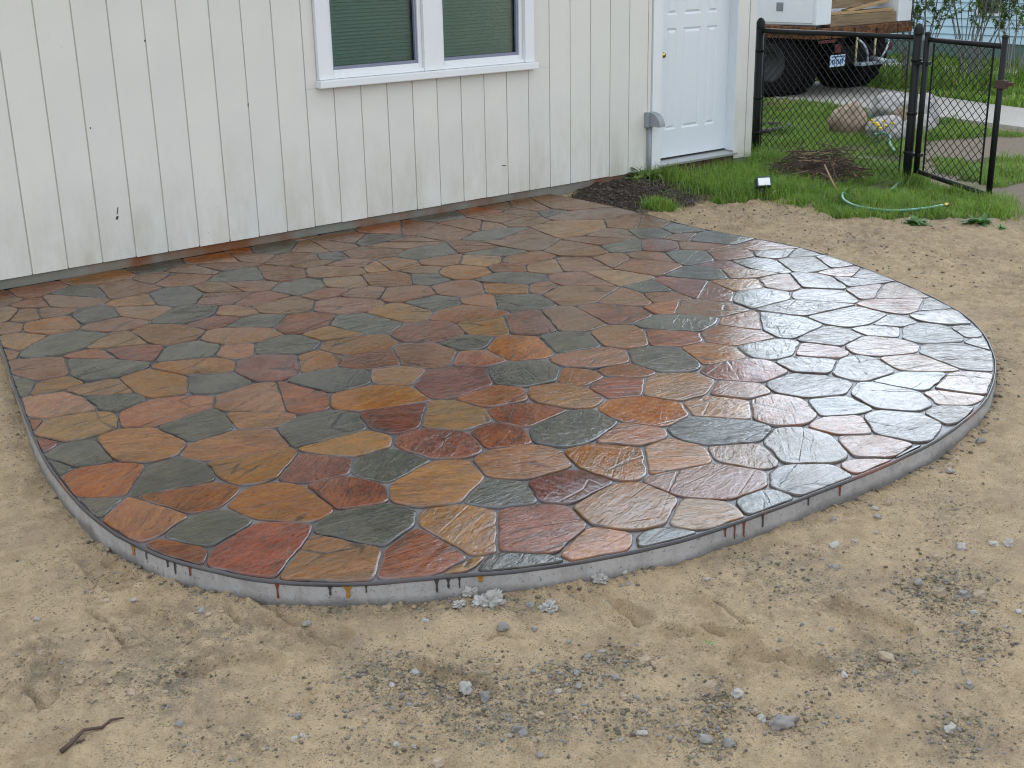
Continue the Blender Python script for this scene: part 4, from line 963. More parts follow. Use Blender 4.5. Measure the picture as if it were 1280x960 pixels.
for z in (.25, .55, .95):
    for p in (A, B): q = p-FO; MB().lathe([(.036, z-.011), (.041, z-.011), (.041, z+.011), (.036, z+.011)], 16, 'Z', (q.x, q.y, 0)).build('band_clamp', black, fence, True)
Gt0 = Vector((6.36, -1.475, 0)); Gt1 = Vector((6.215, -2.18, 0))
gate = empty('gate', Gt0, 'black chain-link gate standing ajar beside the dirt track', 'gate'); u = (Gt1-Gt0).normalized()
for p, hh in ((Gt0, 1.15), (Gt1, 1.16)):
    q = p-Gt0; zb = .10 if p is Gt0 else .0
    st = MB().tube([(q.x, q.y, zb), (q.x, q.y, hh)], .022, 14).build('stile', black, gate, True)
    MB().lathe([(.024, hh-.01), (.024, hh+.004), (.0, hh+.014)], 14, 'Z', (q.x, q.y, 0)).build('stile_cap', black, st, True)
for za, zb in ((1.105, 1.09), (.115, .035)):
    MB().tube([u*.02+Vector((0, 0, za)), Gt1-Gt0-u*.02+Vector((0, 0, zb))], .019, 12).build('rail', black, gate, True)
o = wire_mesh(u*.07, Gt1-Gt0-u*.09, .10, 1.08).build('chain_link_mesh', black, gate); o['kind'] = 'stuff'
for s in (.07, (Gt1-Gt0).length-.09): q = u*s; MB().box(q.x-.002, q.x+.002, q.y-.007, q.y+.007, .10, 1.08).build('tension_bar', black, gate)
for z in (.24, .93): 
    MB().box(-.02, .03, -.03, .10, z-.012, z+.012).build('hinge', black, gate, bevel=.003)
q = Gt1-Gt0; rusty = plain('rusty_iron', (.06, .035, .028), .8, bump=.5)
lt = MB().box(q.x-.028, q.x+.028, q.y-.05, q.y+.03, .80, .86).build('latch', rusty, gate, bevel=.006); MB().box(q.x-.012, q.x+.012, q.y-.10, q.y-.045, .82, .845).build('latch_fork', rusty, lt)

# ---------------------------------------------------------------- truck on the path
TR = Vector((10.45, 2.61, 0))
truck = empty('truck', TR, 'old white utility truck with rusty orange bed frame seen from behind', 'truck')
m = NT('truck_paint'); c = m.mix(m.noise(3, 4), (.66, .70, .74), (.76, .79, .82)); ch = m.math('MULTIPLY', m.ramp(m.voro(9), (.06, 1), (.09, 0)), m.ramp(m.noise(2.2, 3), (.5, 0), (.6, 1)))
c = m.mix(ch, c, (.16, .09, .05)); m.set(Base_Color=c, Roughness=.35); tpaint = m.m
m = NT('rusty_orange'); c = m.mix(m.ramp(m.noise(16, 5, .7), (.4, 0), (.6, 1)), (.20, .075, .016), (.035, .020, .015)); m.set(Base_Color=c, Roughness=.8); m.bump(m.noise(50, 4), .6, .01); rust = m.m
rubber = plain('rubber', (.008, .008, .009), .9, bump=.4, spec=.12); dirty = plain('chassis_black', (.006, .006, .007), .8, spec=.15)
def tb(name, mat, x0, x1, y0, y1, z0, z1, par=None, bevel=0.0, rot=None): return box(name, mat, par or truck, x0, x1, y0, y1, z0, z1, bevel, rot)
sb = tb('side_box', tpaint, .0, .29, .0, 3.1, .90, 1.95, bevel=.012)
for y in (.03, 1.08): 
    d = tb('box_door', tpaint, -.014, .002, y+.02, y+1.0, .925, 1.62, sb, .006)
    tb('latch_plate', plain('latch_steel', (.25, .27, .30), .4, metal=.8), -.022, -.0135, y+.46, y+.56, 1.06, 1.16, sb, .003)
tb('side_box', tpaint, 1.70, 1.99, .0, 3.1, .87, 1.95, bevel=.012)
fr_ = tb('bed_frame', rust, .01, 1.98, -.03, 3.1, .735, .862, bevel=.012)
for k in range(9): tb('frame_rib', rust, .04+k*.23, .04+k*.23+.07, -.055, -.031, .74, .80+.04*(k % 2), fr_, .006)
tb('bed_lip', rust, -.03, .009, .0, 3.1, .80, .885, fr_, .008)
tb('chassis_rail', dirty, .50, .62, .02, 6.2, .50, .73); tb('chassis_rail', dirty, 1.36, 1.48, .02, 6.2, .50, .73)
tb('crossmember', dirty, .45, 1.55, .03, .12, .40, .62); tb('mud_flap', dirty, .03, .55, 1.25, 1.27, .16, .72); tb('mud_flap', dirty, 1.40, 1.92, 1.25, 1.27, .16, .72)
tb('fuel_tank', dirty, .30, .49, 1.35, 2.6, .30, .70, bevel=.03)
red = plain('tail_light_red', (.09, .012, .012), .4)
tb('tail_light', red, .42, .53, .0, .02, .555, .66, bevel=.006); tb('tail_light', red, 1.53, 1.62, .0, .02, .53, .62, bevel=.006)
tb('marker_light', red, .02, .34, -.06, -.0305, .69, .725, bevel=.004)
pm = plain('plate_blue_white', (.42, .55, .66), .4)
pl_ = tb('license_plate', pm, .31, .61, -.012, -.004, .395, .535, bevel=.003); dk = plain('plate_ink', (.05, .09, .22), .4)
tb('plate_band', dk, .33, .59, -.0135, -.012, .505, .522, pl_)
for k in range(6): tb('plate_character', dk, .345+k*.040, .345+k*.040+.024, -.0135, -.012, .425, .485, pl_, rot=Matrix.Rotation(.25*(k % 3-1), 3, 'Y'))
chain_m = plain('galvanised', (.36, .42, .46), .45, metal=.6)
hit = tb('hitch_bar', chain_m, .75, 1.50, -.16, -.04, .385, .425, bevel=.01)
for xa, xb in ((.80, 1.02), (1.45, 1.2)):
    pts = [(xa+(xb-xa)*t, -.05-.06*math.sin(t*3.1), .70-.30*t+.02*math.sin(t*5)) for t in np.linspace(0, 1, 9)]; MB().tube(pts, .016, 6).build('safety_chain', chain_m, hit, True)
for x in (.78, 1.17): MB().tube([(x, -.045, .40), (x, -.045, .735)], .014, 8).build('stake_rod', plain('pale_rod', (.42, .38, .24), .6), truck, True)
MB().tube([(1.1, -.05, .46), (1.1, -.28, .43)], .03, 8).build('tow_ball', chain_m, hit, True)
def wheel(x0, x1, y, r=.43):
    e = empty('wheel', (0, 0, 0)); e.parent = truck; w = x1-x0
    t = MB().lathe([(r*.56, x0), (r*.80, x0), (r*.95, x0+w*.06), (r, x0+w*.2), (r, x0+w*.8), (r*.95, x0+w*.94), (r*.80, x1), (r*.56, x1)], 40, 'X', (0, y, r)).build('tyre', rubber, e, True)
    for k in range(30):
        a = 2*math.pi*k/30; c = Vector(((x0+x1)/2, y+math.sin(a)*(r+.002), r+math.cos(a)*(r+.002)))
        MB().box(c.x-w*.36, c.x+w*.36, c.y-.022, c.y+.022, c.z-.009, c.z+.009, Matrix.Rotation(-a, 3, 'X') @ Matrix.Rotation(.35*(1 if k % 2 else -1), 3, 'Z')).build('tread_block', rubber, e)
    MB().lathe([(0, x0+.05), (r*.3, x0+.05), (r*.33, x0+.02), (r*.5, x0+.03), (r*.565, x0+.002), (r*.565, x1-.002), (r*.5, x1-.03), (0, x1-.06)], 28, 'X', (0, y, r)).build('rim', plain('rim_dark', (.022, .022, .025), .7), e, True)
wheel(.06, .29, .72); wheel(.32, .55, .72); wheel(1.42, 1.65, .72); wheel(1.68, 1.91, .72)
MB().tube([(.3, .72, .43), (1.7, .72, .43)], .06, 10).build('axle', dirty, truck, True)
wheel(.08, .33, 4.8); wheel(1.66, 1.91, 4.8)
cabp = [(.0, 3.2, .75), (.0, 5.3, .75), (.0, 5.3, 1.35), (.0, 4.5, 1.42), (.0, 4.15, 2.05), (.0, 3.2, 2.05)]
v = [(x+(.08 if q[2] > 1.5 else 0)*(1 if x < 1 else -1), q[1], q[2]) for x in (.06, 1.93) for q in cabp]; L = 6
MB().add(v, [tuple(range(L)), tuple(range(2*L-1, L-1, -1))]+[(k, (k+1) % L, L+(k+1) % L, L+k) for k in range(L)]).build('cab', tpaint, truck, bevel=.03)
# lumber across the bed, each piece a thing
wood = [NT('old_board_a'), NT('old_board_b')]
for m, (a, b) in zip(wood, (((.26, .19, .11), (.16, .115, .07)), ((.45, .32, .17), (.30, .2, .10)))):
    c = m.mix(m.ramp(m.noise(9, 5, .7, vec=m.mapv(m.pos, (.35, 4, 4))), (.35, 0), (.65, 1)), a, b); m.set(Base_Color=c, Roughness=.85); m.bump(m.noise(30, 4, vec=m.mapv(m.pos, (.3, 4, 4))), .4, .01)
LB = [('thick grey-brown timber beam lying lowest across the truck bed', .31, 1.68, .02, .17, .866, 1.0, 0, 0),
      ('short split pale board lying tilted on the timber beam in the truck', .33, .95, .03, .15, 1.004, 1.035, 0, 1),
      ('pale yellow board slanting up over the timber beam in the truck', .70, 1.55, .05, .16, 1.07, 1.10, -.11, 1),
      ('brown board under the slanting pale board in the truck', .98, 1.66, .05, .20, 1.004, 1.04, 0, 1),
      ('squared grey beam in the upper left of the truck load', .36, 1.05, .10, .25, 1.075, 1.17, 0, 0),
      ('grey timber beam at the upper right of the truck load', 1.0, 1.66, .20, .36, 1.10, 1.22, 0, 0),
      ('long weathered plank on top of the truck load', .33, 1.66, .12, .34, 1.235, 1.29, .01, 0)]
for lab, x0, x1, y0, y1, z0, z1, rot, k in LB:
    cx = (x0+x1)/2; cy = (y0+y1)/2; cz = (z0+z1)/2
    mb = MB().box(x0-cx, x1-cx, y0-cy, y1-cy, z0-cz, z1-cz, Matrix.Rotation(rot, 3, 'Y')); o = mb.build('timber', wood[k].m, None, bevel=.006, loc=TR+Vector((cx, cy, cz))); tag(o, lab, 'timber', 'timber stacked in the truck bed')
for y in (.4, .9, 1.6): tb('bed_floor', dirty, .29, 1.70, y-.35, y+.4, .8625, .866) if y == .4 else None

# ---------------------------------------------------------------- neighbour's house, pale blue lap siding
nb = empty('neighbour_house', (17.0, 3.0, 0), 'pale blue house with lap siding behind the shrubs', 'house')
blue = plain('blue_siding', (.46, .66, .78), .6, var=.06, scale=2)
k = 0; z = .28
while z < 2.6:
    for y0, y1 in ((-9.0, 8.0),):
        segs = [(-9.0, .90), (1.36, 8.0)] if (z+.1 > .70 and z < 1.75) else [(-9.0, 8.0)]
        for a, b in segs:
            v = [(-.03, a, z), (-.03, b, z), (-.004, b, z+.135), (-.004, a, z+.135), (.02, a, z), (.02, b, z), (.02, b, z+.135), (.02, a, z+.135)]
            MB().add(v, [(0, 1, 2, 3), (0, 4, 5, 1), (3, 2, 6, 7), (0, 3, 7, 4), (1, 5, 6, 2)]).build('lap_board', blue, nb)
    z += .125
box('foundation', plain('neighbour_base', (.10, .17, .15), .9), nb, -.01, .5, -9, 8, -.3, .279)
box('wall_core', blue, nb, .021, 9.0, -9, 8, .281, 2.6)
w_ = box('window_frame', white, nb, -.05, .019, .91, 1.35, .705, 1.74); box('pane', plain('window_dark', (.10, .10, .11), .2), w_, -.056, -.051, .95, 1.31, .745, 1.70)
rf = MB().add([(-.5, -9.4, 2.55), (-.5, 8.4, 2.55), (4.5, 8.4, 4.6), (4.5, -9.4, 4.6), (9.5, -9.4, 2.55), (9.5, 8.4, 2.55)], [(0, 1, 2, 3), (3, 2, 5, 4), (0, 3, 4), (1, 5, 2)]).build('roof', roof_m.m, nb)
v = [(14.6, y, z) for y in (-9, 9) for z in (0,)]; 
pm2 = MB().box(14.55, 15.5, -9, 9, -.05, .04).build('sidewalk', plain('walk_concrete', (.40, .39, .36), .85), None); tag(pm2, kind='structure')

# ---------------------------------------------------------------- boulders
def rock_mesh(name, seed, sub=3, sq=(1, .85, .7), amp=.25, fr=1.3, flat=.35):
    b = bmesh.new(); bmesh.ops.create_icosphere(b, subdivisions=sub, radius=1.0)
    for v in b.verts:
        d = v.co.copy(); n = mnoise.fractal(d*fr+Vector((seed*7.1, seed*3.3, seed)), .6, 2.2, 4)
        v.co = d*(1+amp*n); v.co.x *= sq[0]; v.co.y *= sq[1]; v.co.z *= sq[2]
        if v.co.z < -flat*sq[2]: v.co.z = -flat*sq[2]+(v.co.z+flat*sq[2])*.15
    mz = min(v.co.z for v in b.verts)
    for v in b.verts: v.co.z -= mz
    me = bpy.data.meshes.new(name); b.to_mesh(me); b.free(); me.polygons.foreach_set('use_smooth', [True]*len(me.polygons)); return me
def rockmat(name, a, b, c_):
    m = NT(name); c = m.mix(m.ramp(m.noise(7, 5, .65), (.35, 0), (.65, 1)), a, b); c = m.mix(m.ramp(m.noise(45, 4, .7), (.55, 0), (.7, .7)), c, c_); m.set(Base_Color=c, Roughness=.85); m.bump(m.noise(40, 6, .7), .5, .015); return m.m
tanrock = rockmat('tan_granite', (.26, .19, .14), (.36, .28, .21), (.15, .12, .1)); greyrock = rockmat('pale_granite', (.30, .295, .285), (.42, .41, .40), (.17, .16, .15)); brownrock = rockmat('brown_granite', (.17, .14, .09), (.25, .2, .14), (.1, .09, .07))
for i, (x, y, rx, rz, mat, lab) in enumerate([
    (8.42, .64, .19, .32, tanrock, 'tan rounded boulder at the left of the rock group behind the fence'),
    (8.46, .21, .225, .22, greyrock, 'low pale grey boulder with a domed top in front of the rock group'),
    (9.55, .86, .25, .32, greyrock, 'pale grey boulder at the back left of the rock group'),
    (9.62, .58, .22, .34, greyrock, 'rounded pale grey boulder at the back right of the rock group'),
    (9.10, .42, .18, .24, brownrock, 'small brown boulder between the pale grey ones'),
    (8.92, .12, .17, .21, greyrock, 'small pale grey boulder seen through the gate beside its hinge post')]):
    o = link('boulder', rock_mesh('boulder', 11+i*3, 4, (rx, rx*.9, rz*.62), .26, 1.5, .5), mat, None, (x, y, gz(x, y)-.02)); o.rotation_euler = (0, 0, i*1.3); tag(o, lab, 'boulder', 'boulders on the lawn')

# ---------------------------------------------------------------- brush pile, hose, flood light, sticks
bark = plain('bark', (.075, .052, .038), .9, bump=.5, var=.4, scale=20); palebark = plain('pale_wood', (.30, .21, .12), .8, var=.3, scale=20)
bp = empty('brush_pile', (6.05, -.77, gz(6.05, -.77)), 'heap of dead brown twigs on the grass in front of the fence', 'brush pile')
R1 = random.Random(3)
mb = MB(); mb2 = MB()
for k in range(620):
    a = R1.random()*6.283; r = .34*math.sqrt(R1.random()); h = .27*(1-(r/.36)**2)*R1.random()+.03
    c = Vector((r*math.cos(a)*1.15, r*math.sin(a), h)); d = Vector((R1.gauss(0, 1), R1.gauss(0, 1), R1.gauss(0, .25))).normalized(); L = R1.uniform(.05, .16)
    p0, p1 = c-d*L, c+d*L; p0.z = max(p0.z, .0); p1.z = max(p1.z, .0)
    mid = (p0+p1)/2+Vector((R1.gauss(0, .012), R1.gauss(0, .012), R1.uniform(0, .02)))
    rr0 = R1.uniform(.0018, .0055); (mb2 if k % 9 == 0 else mb).tube([p0, mid, p1], [rr0, rr0*.8, rr0*.5], 5)
o = mb.build('twigs', bark, bp); o['kind'] = 'stuff'; o = mb2.build('pale_twigs', palebark, bp); o['kind'] = 'stuff'
link('leaf_litter', rock_mesh('leaf_litter', 5, 4, (.29, .25, .15), .35, 2.2, .05), bark, bp, (0, 0, -.02))
def stick(name, pts, r, mat, lab, cat='stick'):
    c = Vector(pts[0]); o = MB().tube([Vector(q)-c for q in pts], r, 8).build(name, mat, None, True, loc=c); tag(o, lab, cat); return o
stick('branch', [(5.80, -1.02, .18), (5.70, -1.16, .10), (5.60, -1.30, .03)], [.006, .008, .009], palebark, 'pale straight branch leaning off the brush pile towards the sand')
stick('branch', [(5.98, -.93, .20), (5.88, -1.05, .14), (5.80, -1.14, .07)], [.004, .006, .007], bark, 'dark thin branch sticking out of the brush pile')
def on_ground(P, dz): return [(x, y, float(ground_height(np.array([x]), np.array([y]))[0])+dz) for x, y in P]
s = on_ground(STICK, .006); s[2] = (s[2][0], s[2][1]+.004, s[2][2]+.006)
o = stick('stick', s, [.006, .0055, .0045, .004, .0035, .002], bark, 'crooked dark stick lying on the sand near the lower left corner')
MB().tube([Vector(q)-Vector(s[0]) for q in on_ground(STICK2, .006)], [.004, .002], 6).build('side_twig', bark, o)
def spline(P, per=8):
    P = [Vector((*q,)) for q in P]; P = [P[0]*2-P[1]]+P+[P[-1]*2-P[-2]]; out = []
    for i in range(1, len(P)-2):
        for k in range(per):
            t = k/per; p0, p1, p2, p3 = P[i-1:i+3]; out.append(.5*((2*p1)+(p2-p0)*t+(2*p0-5*p1+4*p2-p3)*t*t+(3*p1-p0-3*p2+p3)*t*t*t))
    return out+[P[-2]]
hose_m = NT('green_hose'); c = hose_m.mix(hose_m.noise(3, 3), (.035, .19, .10), (.10, .30, .21)); hose_m.set(Base_Color=c, Roughness=.28); hose_m = hose_m.m
def hosepath(P, dz): return [Vector((q[0], q[1], gz(q[0], q[1])+dz)) for q in P]
h1 = hosepath(HOSE1, .05)
for q in (6, 7, 8): h1[q].z -= .05
c0 = h1[0].copy()
hs = empty('garden_hose', c0, 'green garden hose snaking from the gate post across the grass edge', 'hose')
MB().tube([q-c0 for q in spline(h1)], .0105, 10).build('hose_tube', hose_m, hs, True)
h2 = hosepath(HOSE2, .08); MB().tube([q-c0 for q in spline(h2)], .0105, 10).build('hose_tube', hose_m, hs, True)
MB().tube([h1[0]-c0, h1[0]-c0+(h1[0]-h1[1]).normalized()*.045], .016, 12).build('hose_coupling', brass, hs, True)
# flood light on a stake, tilted
fl = empty('flood_light', (5.11, -.98, gz(5.11, -.98)+.03), 'small dark flood light with a white lens face on a stake in the grass', 'flood light', rz=-.55)
hz = .085; Rt = Matrix.Rotation(-.5, 3, 'X')
dkp = plain('dark_green_plastic', (.03, .05, .055), .45)
MB().box(-.055, .055, -.03, .03, hz-.036, hz+.036, Rt, (0, 0, hz)).build('housing', dkp, fl, bevel=.008)
MB().box(-.046, .046, -.036, -.0305, hz-.029, hz+.029, Rt, (0, 0, hz)).build('lens', plain('frosted_lens', (.78, .82, .84), .2), fl, bevel=.002)
MB().box(-.06, .06, -.034, -.0302, hz+.030, hz+.039, Rt, (0, 0, hz)).build('bezel', dkp, fl)
MB().tube([(0, .01, hz-.03), (0, .01, -.12)], .012, 8).build('stake', dkp, fl, True); MB().box(-.02, .02, -.006, .026, .02, .055).build('bracket', dkp, fl, bevel=.003)
# dark curved lawn edging in the grass behind the fence
ed = [(8.11+.42*math.cos(a)-.2, 1.35+.20*math.sin(a), gz(8, 1.3)+.05) for a in np.linspace(.2, 5.9, 40)]
o = MB().tube([Vector(q)-Vector((7.9, 1.35, 0)) for q in ed], .022, 8).build('lawn_edging', plain('old_rubber', (.05, .045, .04), .8), None, True, loc=(7.9, 1.35, 0)); tag(o, 'dark curved edging ring half sunk in the lawn near the house corner', 'edging')

# ---------------------------------------------------------------- leafy weeds, dandelions
def leafmat(name, a, b):
    m = NT(name); c = m.mix(m.noise(20, 3), a, b); sh = m.attr('shade', 'Fac'); c = m.mix(m.math('MULTIPLY', sh, .6), c, (b[0]*2.1, b[1]*1.55, b[2]*1.3)); c = m.mix(m.ramp(sh, (.90, 0), (.93, .8)), c, (.26, .21, .10)); c = m.mix(m.ramp(m.noise(1.8, 3, .6), (.45, .0), (.65, .5)), c, (b[0]*.5, b[1]*.55, b[2]*.6)); m.set(Base_Color=c, Roughness=.5)
    m.b.inputs['Subsurface Weight'].default_value = 0.0
    t = m.n.new('ShaderNodeBsdfTranslucent'); m.put(t.inputs[0], c); mx = m.n.new('ShaderNodeMixShader'); mx.inputs[0].default_value = .3
    m.t.links.new(m.b.outputs[0], mx.inputs[1]); m.t.links.new(t.outputs[0], mx.inputs[2]); m.t.links.new(mx.outputs[0], m.n['Material Output'].inputs[0]); return m.m
weed_m = leafmat('weed_leaf', (.06, .17, .03), (.11, .25, .05)); lime_m = leafmat('pale_weed_leaf', (.13, .22, .05), (.20, .28, .07)); grass_m = leafmat('grass_blade', (.095, .22, .026), (.16, .31, .042))
def leaf(base, d, L, w, arch=.5):
    """one leaf as a bent pointed strip"""
    d = d.normalized(); side = d.cross(Vector((0, 0, 1)))
    side = side.normalized() if side.length > 1e-4 else Vector((1, 0, 0)); v = []; up = side.cross(d); K = 4
    for k in range(K+1):
        t = k/K; c = base+d*(L*t)+Vector((0, 0, -arch*L*t*t)); ww = w*math.sin(math.pi*min(1, .12+t*.88))*1.0
        v += [c-side*ww+up*ww*.25, c, c+side*ww+up*ww*.25]
    f = []
    for k in range(K):
        for s in (0, 1): f.append((k*3+s, k*3+s+1, k*3+4+s, k*3+3+s))
    return v, f
def weed(x, y, n, L, w, lab, mat, up=.8, spread=1.0, name='weed', cat='weed'):
    e = empty(name, (x, y, gz(x, y)), lab, cat, 'weeds'); R2 = random.Random(int(x*1000))
    for k in range(n):
        a = R2.random()*6.283; d = Vector((math.cos(a)*spread, math.sin(a)*spread, up*R2.uniform(.4, 1.4))); b = Vector((R2.gauss(0, .03), R2.gauss(0, .03), .0))*(L/.15)
        v, f = leaf(b, d, L*R2.uniform(.6, 1.15), w*R2.uniform(.7, 1.2), R2.uniform(.2, .7)); link('leaf', mesh('leaf', v, f, True), mat, e)
    return e
weed(4.78, -.10, 34, .19, .026, 'tall pale green leafy weed under the outlet box', lime_m, 1.2)
weed(4.60, -.16, 18, .12, .022, 'small pale weed on the soil left of the outlet box weed', lime_m, .9)
weed(5.38, -.22, 26, .13, .022, 'bushy green weed in front of the door step', weed_m, 1.1)
weed(5.06, -2.33, 70, .10, .016, 'low leafy weed on the sand in front of the hose end', weed_m, .9, name='weed')
weed(5.42, -2.58, 90, .11, .017, 'wide low leafy weed nearest the foot of the open gate', weed_m, .9)
weed(5.36, -2.78, 26, .08, .008, 'small grassy weed nearest the right edge on the sand', grass_m, 1.0)
weed(.60, -5.62, 14, .035, .007, 'tiny bright green sprout at the bottom right of the sand', weed_m, .5)
weed(-.02, -4.98, 6, .02, .004, 'tiny yellow-green sprout on the sand in front of the patio edge', lime_m, .5)
for x, y, n, L, w, lab, mt in ((5.62, -.16, 22, .14, .020, 'leafy green weed at the right end of the door step', weed_m), (5.02, -.30, 20, .12, .018, 'pale leafy weed between the soil heap and the door step', lime_m), (5.16, -.70, 22, .11, .018, 'broad-leaved weed in the grass just above the flood light', weed_m), (5.50, -.78, 24, .14, .016, 'tall leafy weed between the flood light and the brush pile', weed_m), (5.62, -1.34, 26, .12, .018, 'bushy weed below the brush pile beside the pale branch', weed_m), (5.98, -1.55, 22, .12, .017, 'leafy weed beside the hose near the gate post', weed_m), (5.72, -2.02, 24, .09, .016, 'low weed between the hose end and the gate', weed_m), (6.10, -2.30, 22, .09, .016, 'weed tuft under the free end of the gate', weed_m), (6.22, -.30, 26, .20, .012, 'tall grassy weed at the house corner', grass_m), (7.15, -.45, 30, .12, .020, 'leafy clump behind the fence mesh near the hinge post', lime_m), (6.95, .10, 26, .11, .020, 'leafy clump behind the middle of the fence panel', weed_m), (7.5, .45, 26, .10, .020, 'pale leafy clump in the lawn in front of the tan boulder', lime_m)): weed(x, y, n, L, w, lab, mt, .9)
dn = weed(8.05, .0, 26, .12, .018, 'dandelion clump with yellow flowers in front of the pale boulder', weed_m, .6, name='dandelion', cat='dandelion')
yel = plain('dandelion_yellow', (.75, .55, .02), .6)
for k in range(9):
    a = random.random()*6.28; r = random.uniform(.02, .13); p = (r*math.cos(a), r*math.sin(a), random.uniform(.08, .24))
    fo = MB().lathe([(0, -.012), (.012, -.006), (.024, .002), (.021, .008), (.010, .012), (0, .011)], 12, 'Z', p).build('flower', yel, dn, True); MB().tube([(p[0]*.5, p[1]*.5, 0), p], .0025, 5).build('stalk', weed_m, fo)

# ---------------------------------------------------------------- shrubs behind the gate
twig_m = plain('shrub_bark', (.22, .22, .21), .85, var=.3); bud_m = leafmat('young_leaf', (.13, .24, .04), (.21, .33, .06))
def shrub(x, y, n, h, spread, leaves, lab, seed):
    R2 = random.Random(seed); e = empty('shrub', (x, y, gz(x, y)), lab, 'shrub', 'shrubs by the blue house'); lv = []; lf = []; tv = MB()
    for k in range(n):
        a = R2.random()*6.283; r0 = .16*R2.random(); lean = spread*R2.uniform(.3, 1); p = Vector((r0*math.cos(a), r0*math.sin(a), 0)); d = Vector((math.cos(a)*lean, math.sin(a)*lean, 1)).normalized(); pts = [p]; H = h*R2.uniform(.6, 1)
        for s in range(7): d = (d+Vector((R2.gauss(0, .10), R2.gauss(0, .10), .03))).normalized(); pts.append(pts[-1]+d*H/7)
        r = R2.uniform(.006, .013); tv.tube(pts, [r*(1-.75*i/7) for i in range(8)], 5)
        for s in range(3, 8):
            for b in range(2):
                dd = (d+Vector((R2.gauss(0, .7), R2.gauss(0, .7), R2.uniform(0, .6)))).normalized(); q = pts[s]; e1 = q+dd*R2.uniform(.15, .4); tv.tube([q, (q+e1)/2+Vector((0, 0, .02)), e1], [.004, .003, .0015], 4)
                for t in range(leaves):
                    c = q.lerp(e1, R2.random()); v, f = leaf(c, Vector((R2.gauss(0, 1), R2.gauss(0, 1), R2.uniform(-.3, .8))), R2.uniform(.03, .06), R2.uniform(.010, .018), .3); o = len(lv); lv.extend(v); lf.extend([tuple(i+o for i in ff) for ff in f])
    tv.build('stems', twig_m, e); o = link('foliage', mesh('foliage', lv, lf, True), bud_m, e); o['kind'] = 'stuff'
shrub(13.3, 3.05, 20, 2.6, .30, 44, 'many-stemmed shrub with young leaves behind the fence post', 1)
shrub(13.5, 2.35, 22, 2.7, .28, 24, 'bare grey multi-stemmed shrub behind the middle of the gate', 2)
shrub(13.6, 1.72, 16, 2.4, .32, 44, 'leafy upright shrub behind the free end of the gate', 3)
shrub(12.9, 3.6, 12, 1.9, .3, 44, 'small green shrub between the truck and the fence post', 4)

# ---------------------------------------------------------------- stones and crumbs on the sand
peb_me = [rock_mesh('pebble', 30+k, 3 if k < 3 else 2, (1, .82, .62), .5, 1.7, .45) for k in range(8)]
for q in peb_me[3:]: q.polygons.foreach_set('use_smooth', [False]*len(q.polygons))
lump_me = [rock_mesh('concrete_lump', 60+k, 4, (1, .8, .75), .75, 2.3, .35) for k in range(3)]
pm_ = [rockmat('pebble_grey', (.29, .275, .25), (.41, .39, .36), (.17, .16, .15)), rockmat('pebble_dark_grey', (.18, .172, .158), (.28, .265, .245), (.11, .105, .1)), rockmat('pebble_tan', (.28, .22, .15), (.38, .31, .22), (.16, .13, .1)), rockmat('crumbled_concrete', (.31, .30, .28), (.43, .42, .39), (.2, .19, .18))]
special = {0: ('largest pale lump of crumbled concrete against the front slab edge', 'concrete lump'), 1: ('grey concrete lump just left of the largest pale lump', 'concrete lump')}
R3 = random.Random(12)
for i, (x, y, w) in enumerate(PEB):
    big = i in special or i in (2, 3, 5, 43)
    s = w*.5*(R3.uniform(.9, 1.1) if big else R3.uniform(.85, 1.1))
    o = link('concrete_lump' if big else 'pebble', R3.choice(lump_me) if big else R3.choice(peb_me), None, None, (x, y, float(ground_height(np.array([x]), np.array([y]))[0])-.16*s))
    o.material_slots  # shared mesh data: material sits on the object
    if len(o.data.materials) == 0: o.data.materials.append(pm_[0])
    o.material_slots[0].link = 'OBJECT'; o.material_slots[0].material = pm_[3] if big else R3.choice(pm_[:3] if w > .012 else pm_[1:3])
    o.scale = (s, s*R3.uniform(.75, 1), s*R3.uniform(.7, 1.05)); o.rotation_euler = (R3.gauss(0, .15), R3.gauss(0, .15), R3.random()*6.28)
    if i in special: tag(o, special[i][0], special[i][1], 'concrete lumps by the slab')
    elif big: tag(o, 'small grey crumbled concrete lump beside the front slab edge', 'concrete lump', 'small concrete lumps by the slab')
    else:
        cn = {pm_[0].name: 'pale grey', pm_[1].name: 'dark grey', pm_[2].name: 'tan'}[o.material_slots[0].material.name]
        sz = 'large' if w > .028 else ('medium' if w > .016 else 'tiny')
        dd = float(slab_dist(np.array([x]), np.array([y]))[0])
        place = 'at the foot of the slab edge' if dd < .12 else ('on the sand in the lower left corner' if x < -1.0 else 'on the sand below the crumbled concrete lumps' if x < -.45 else 'in the gravelly patch at the bottom middle' if x < -.05 else 'on the sand at the lower right' if y < -5 else 'on the sand along the right front of the patio')
        tag(o, '%s %s pebble lying %s' % (sz, cn, place), 'pebble', 'loose pebbles on the sand')

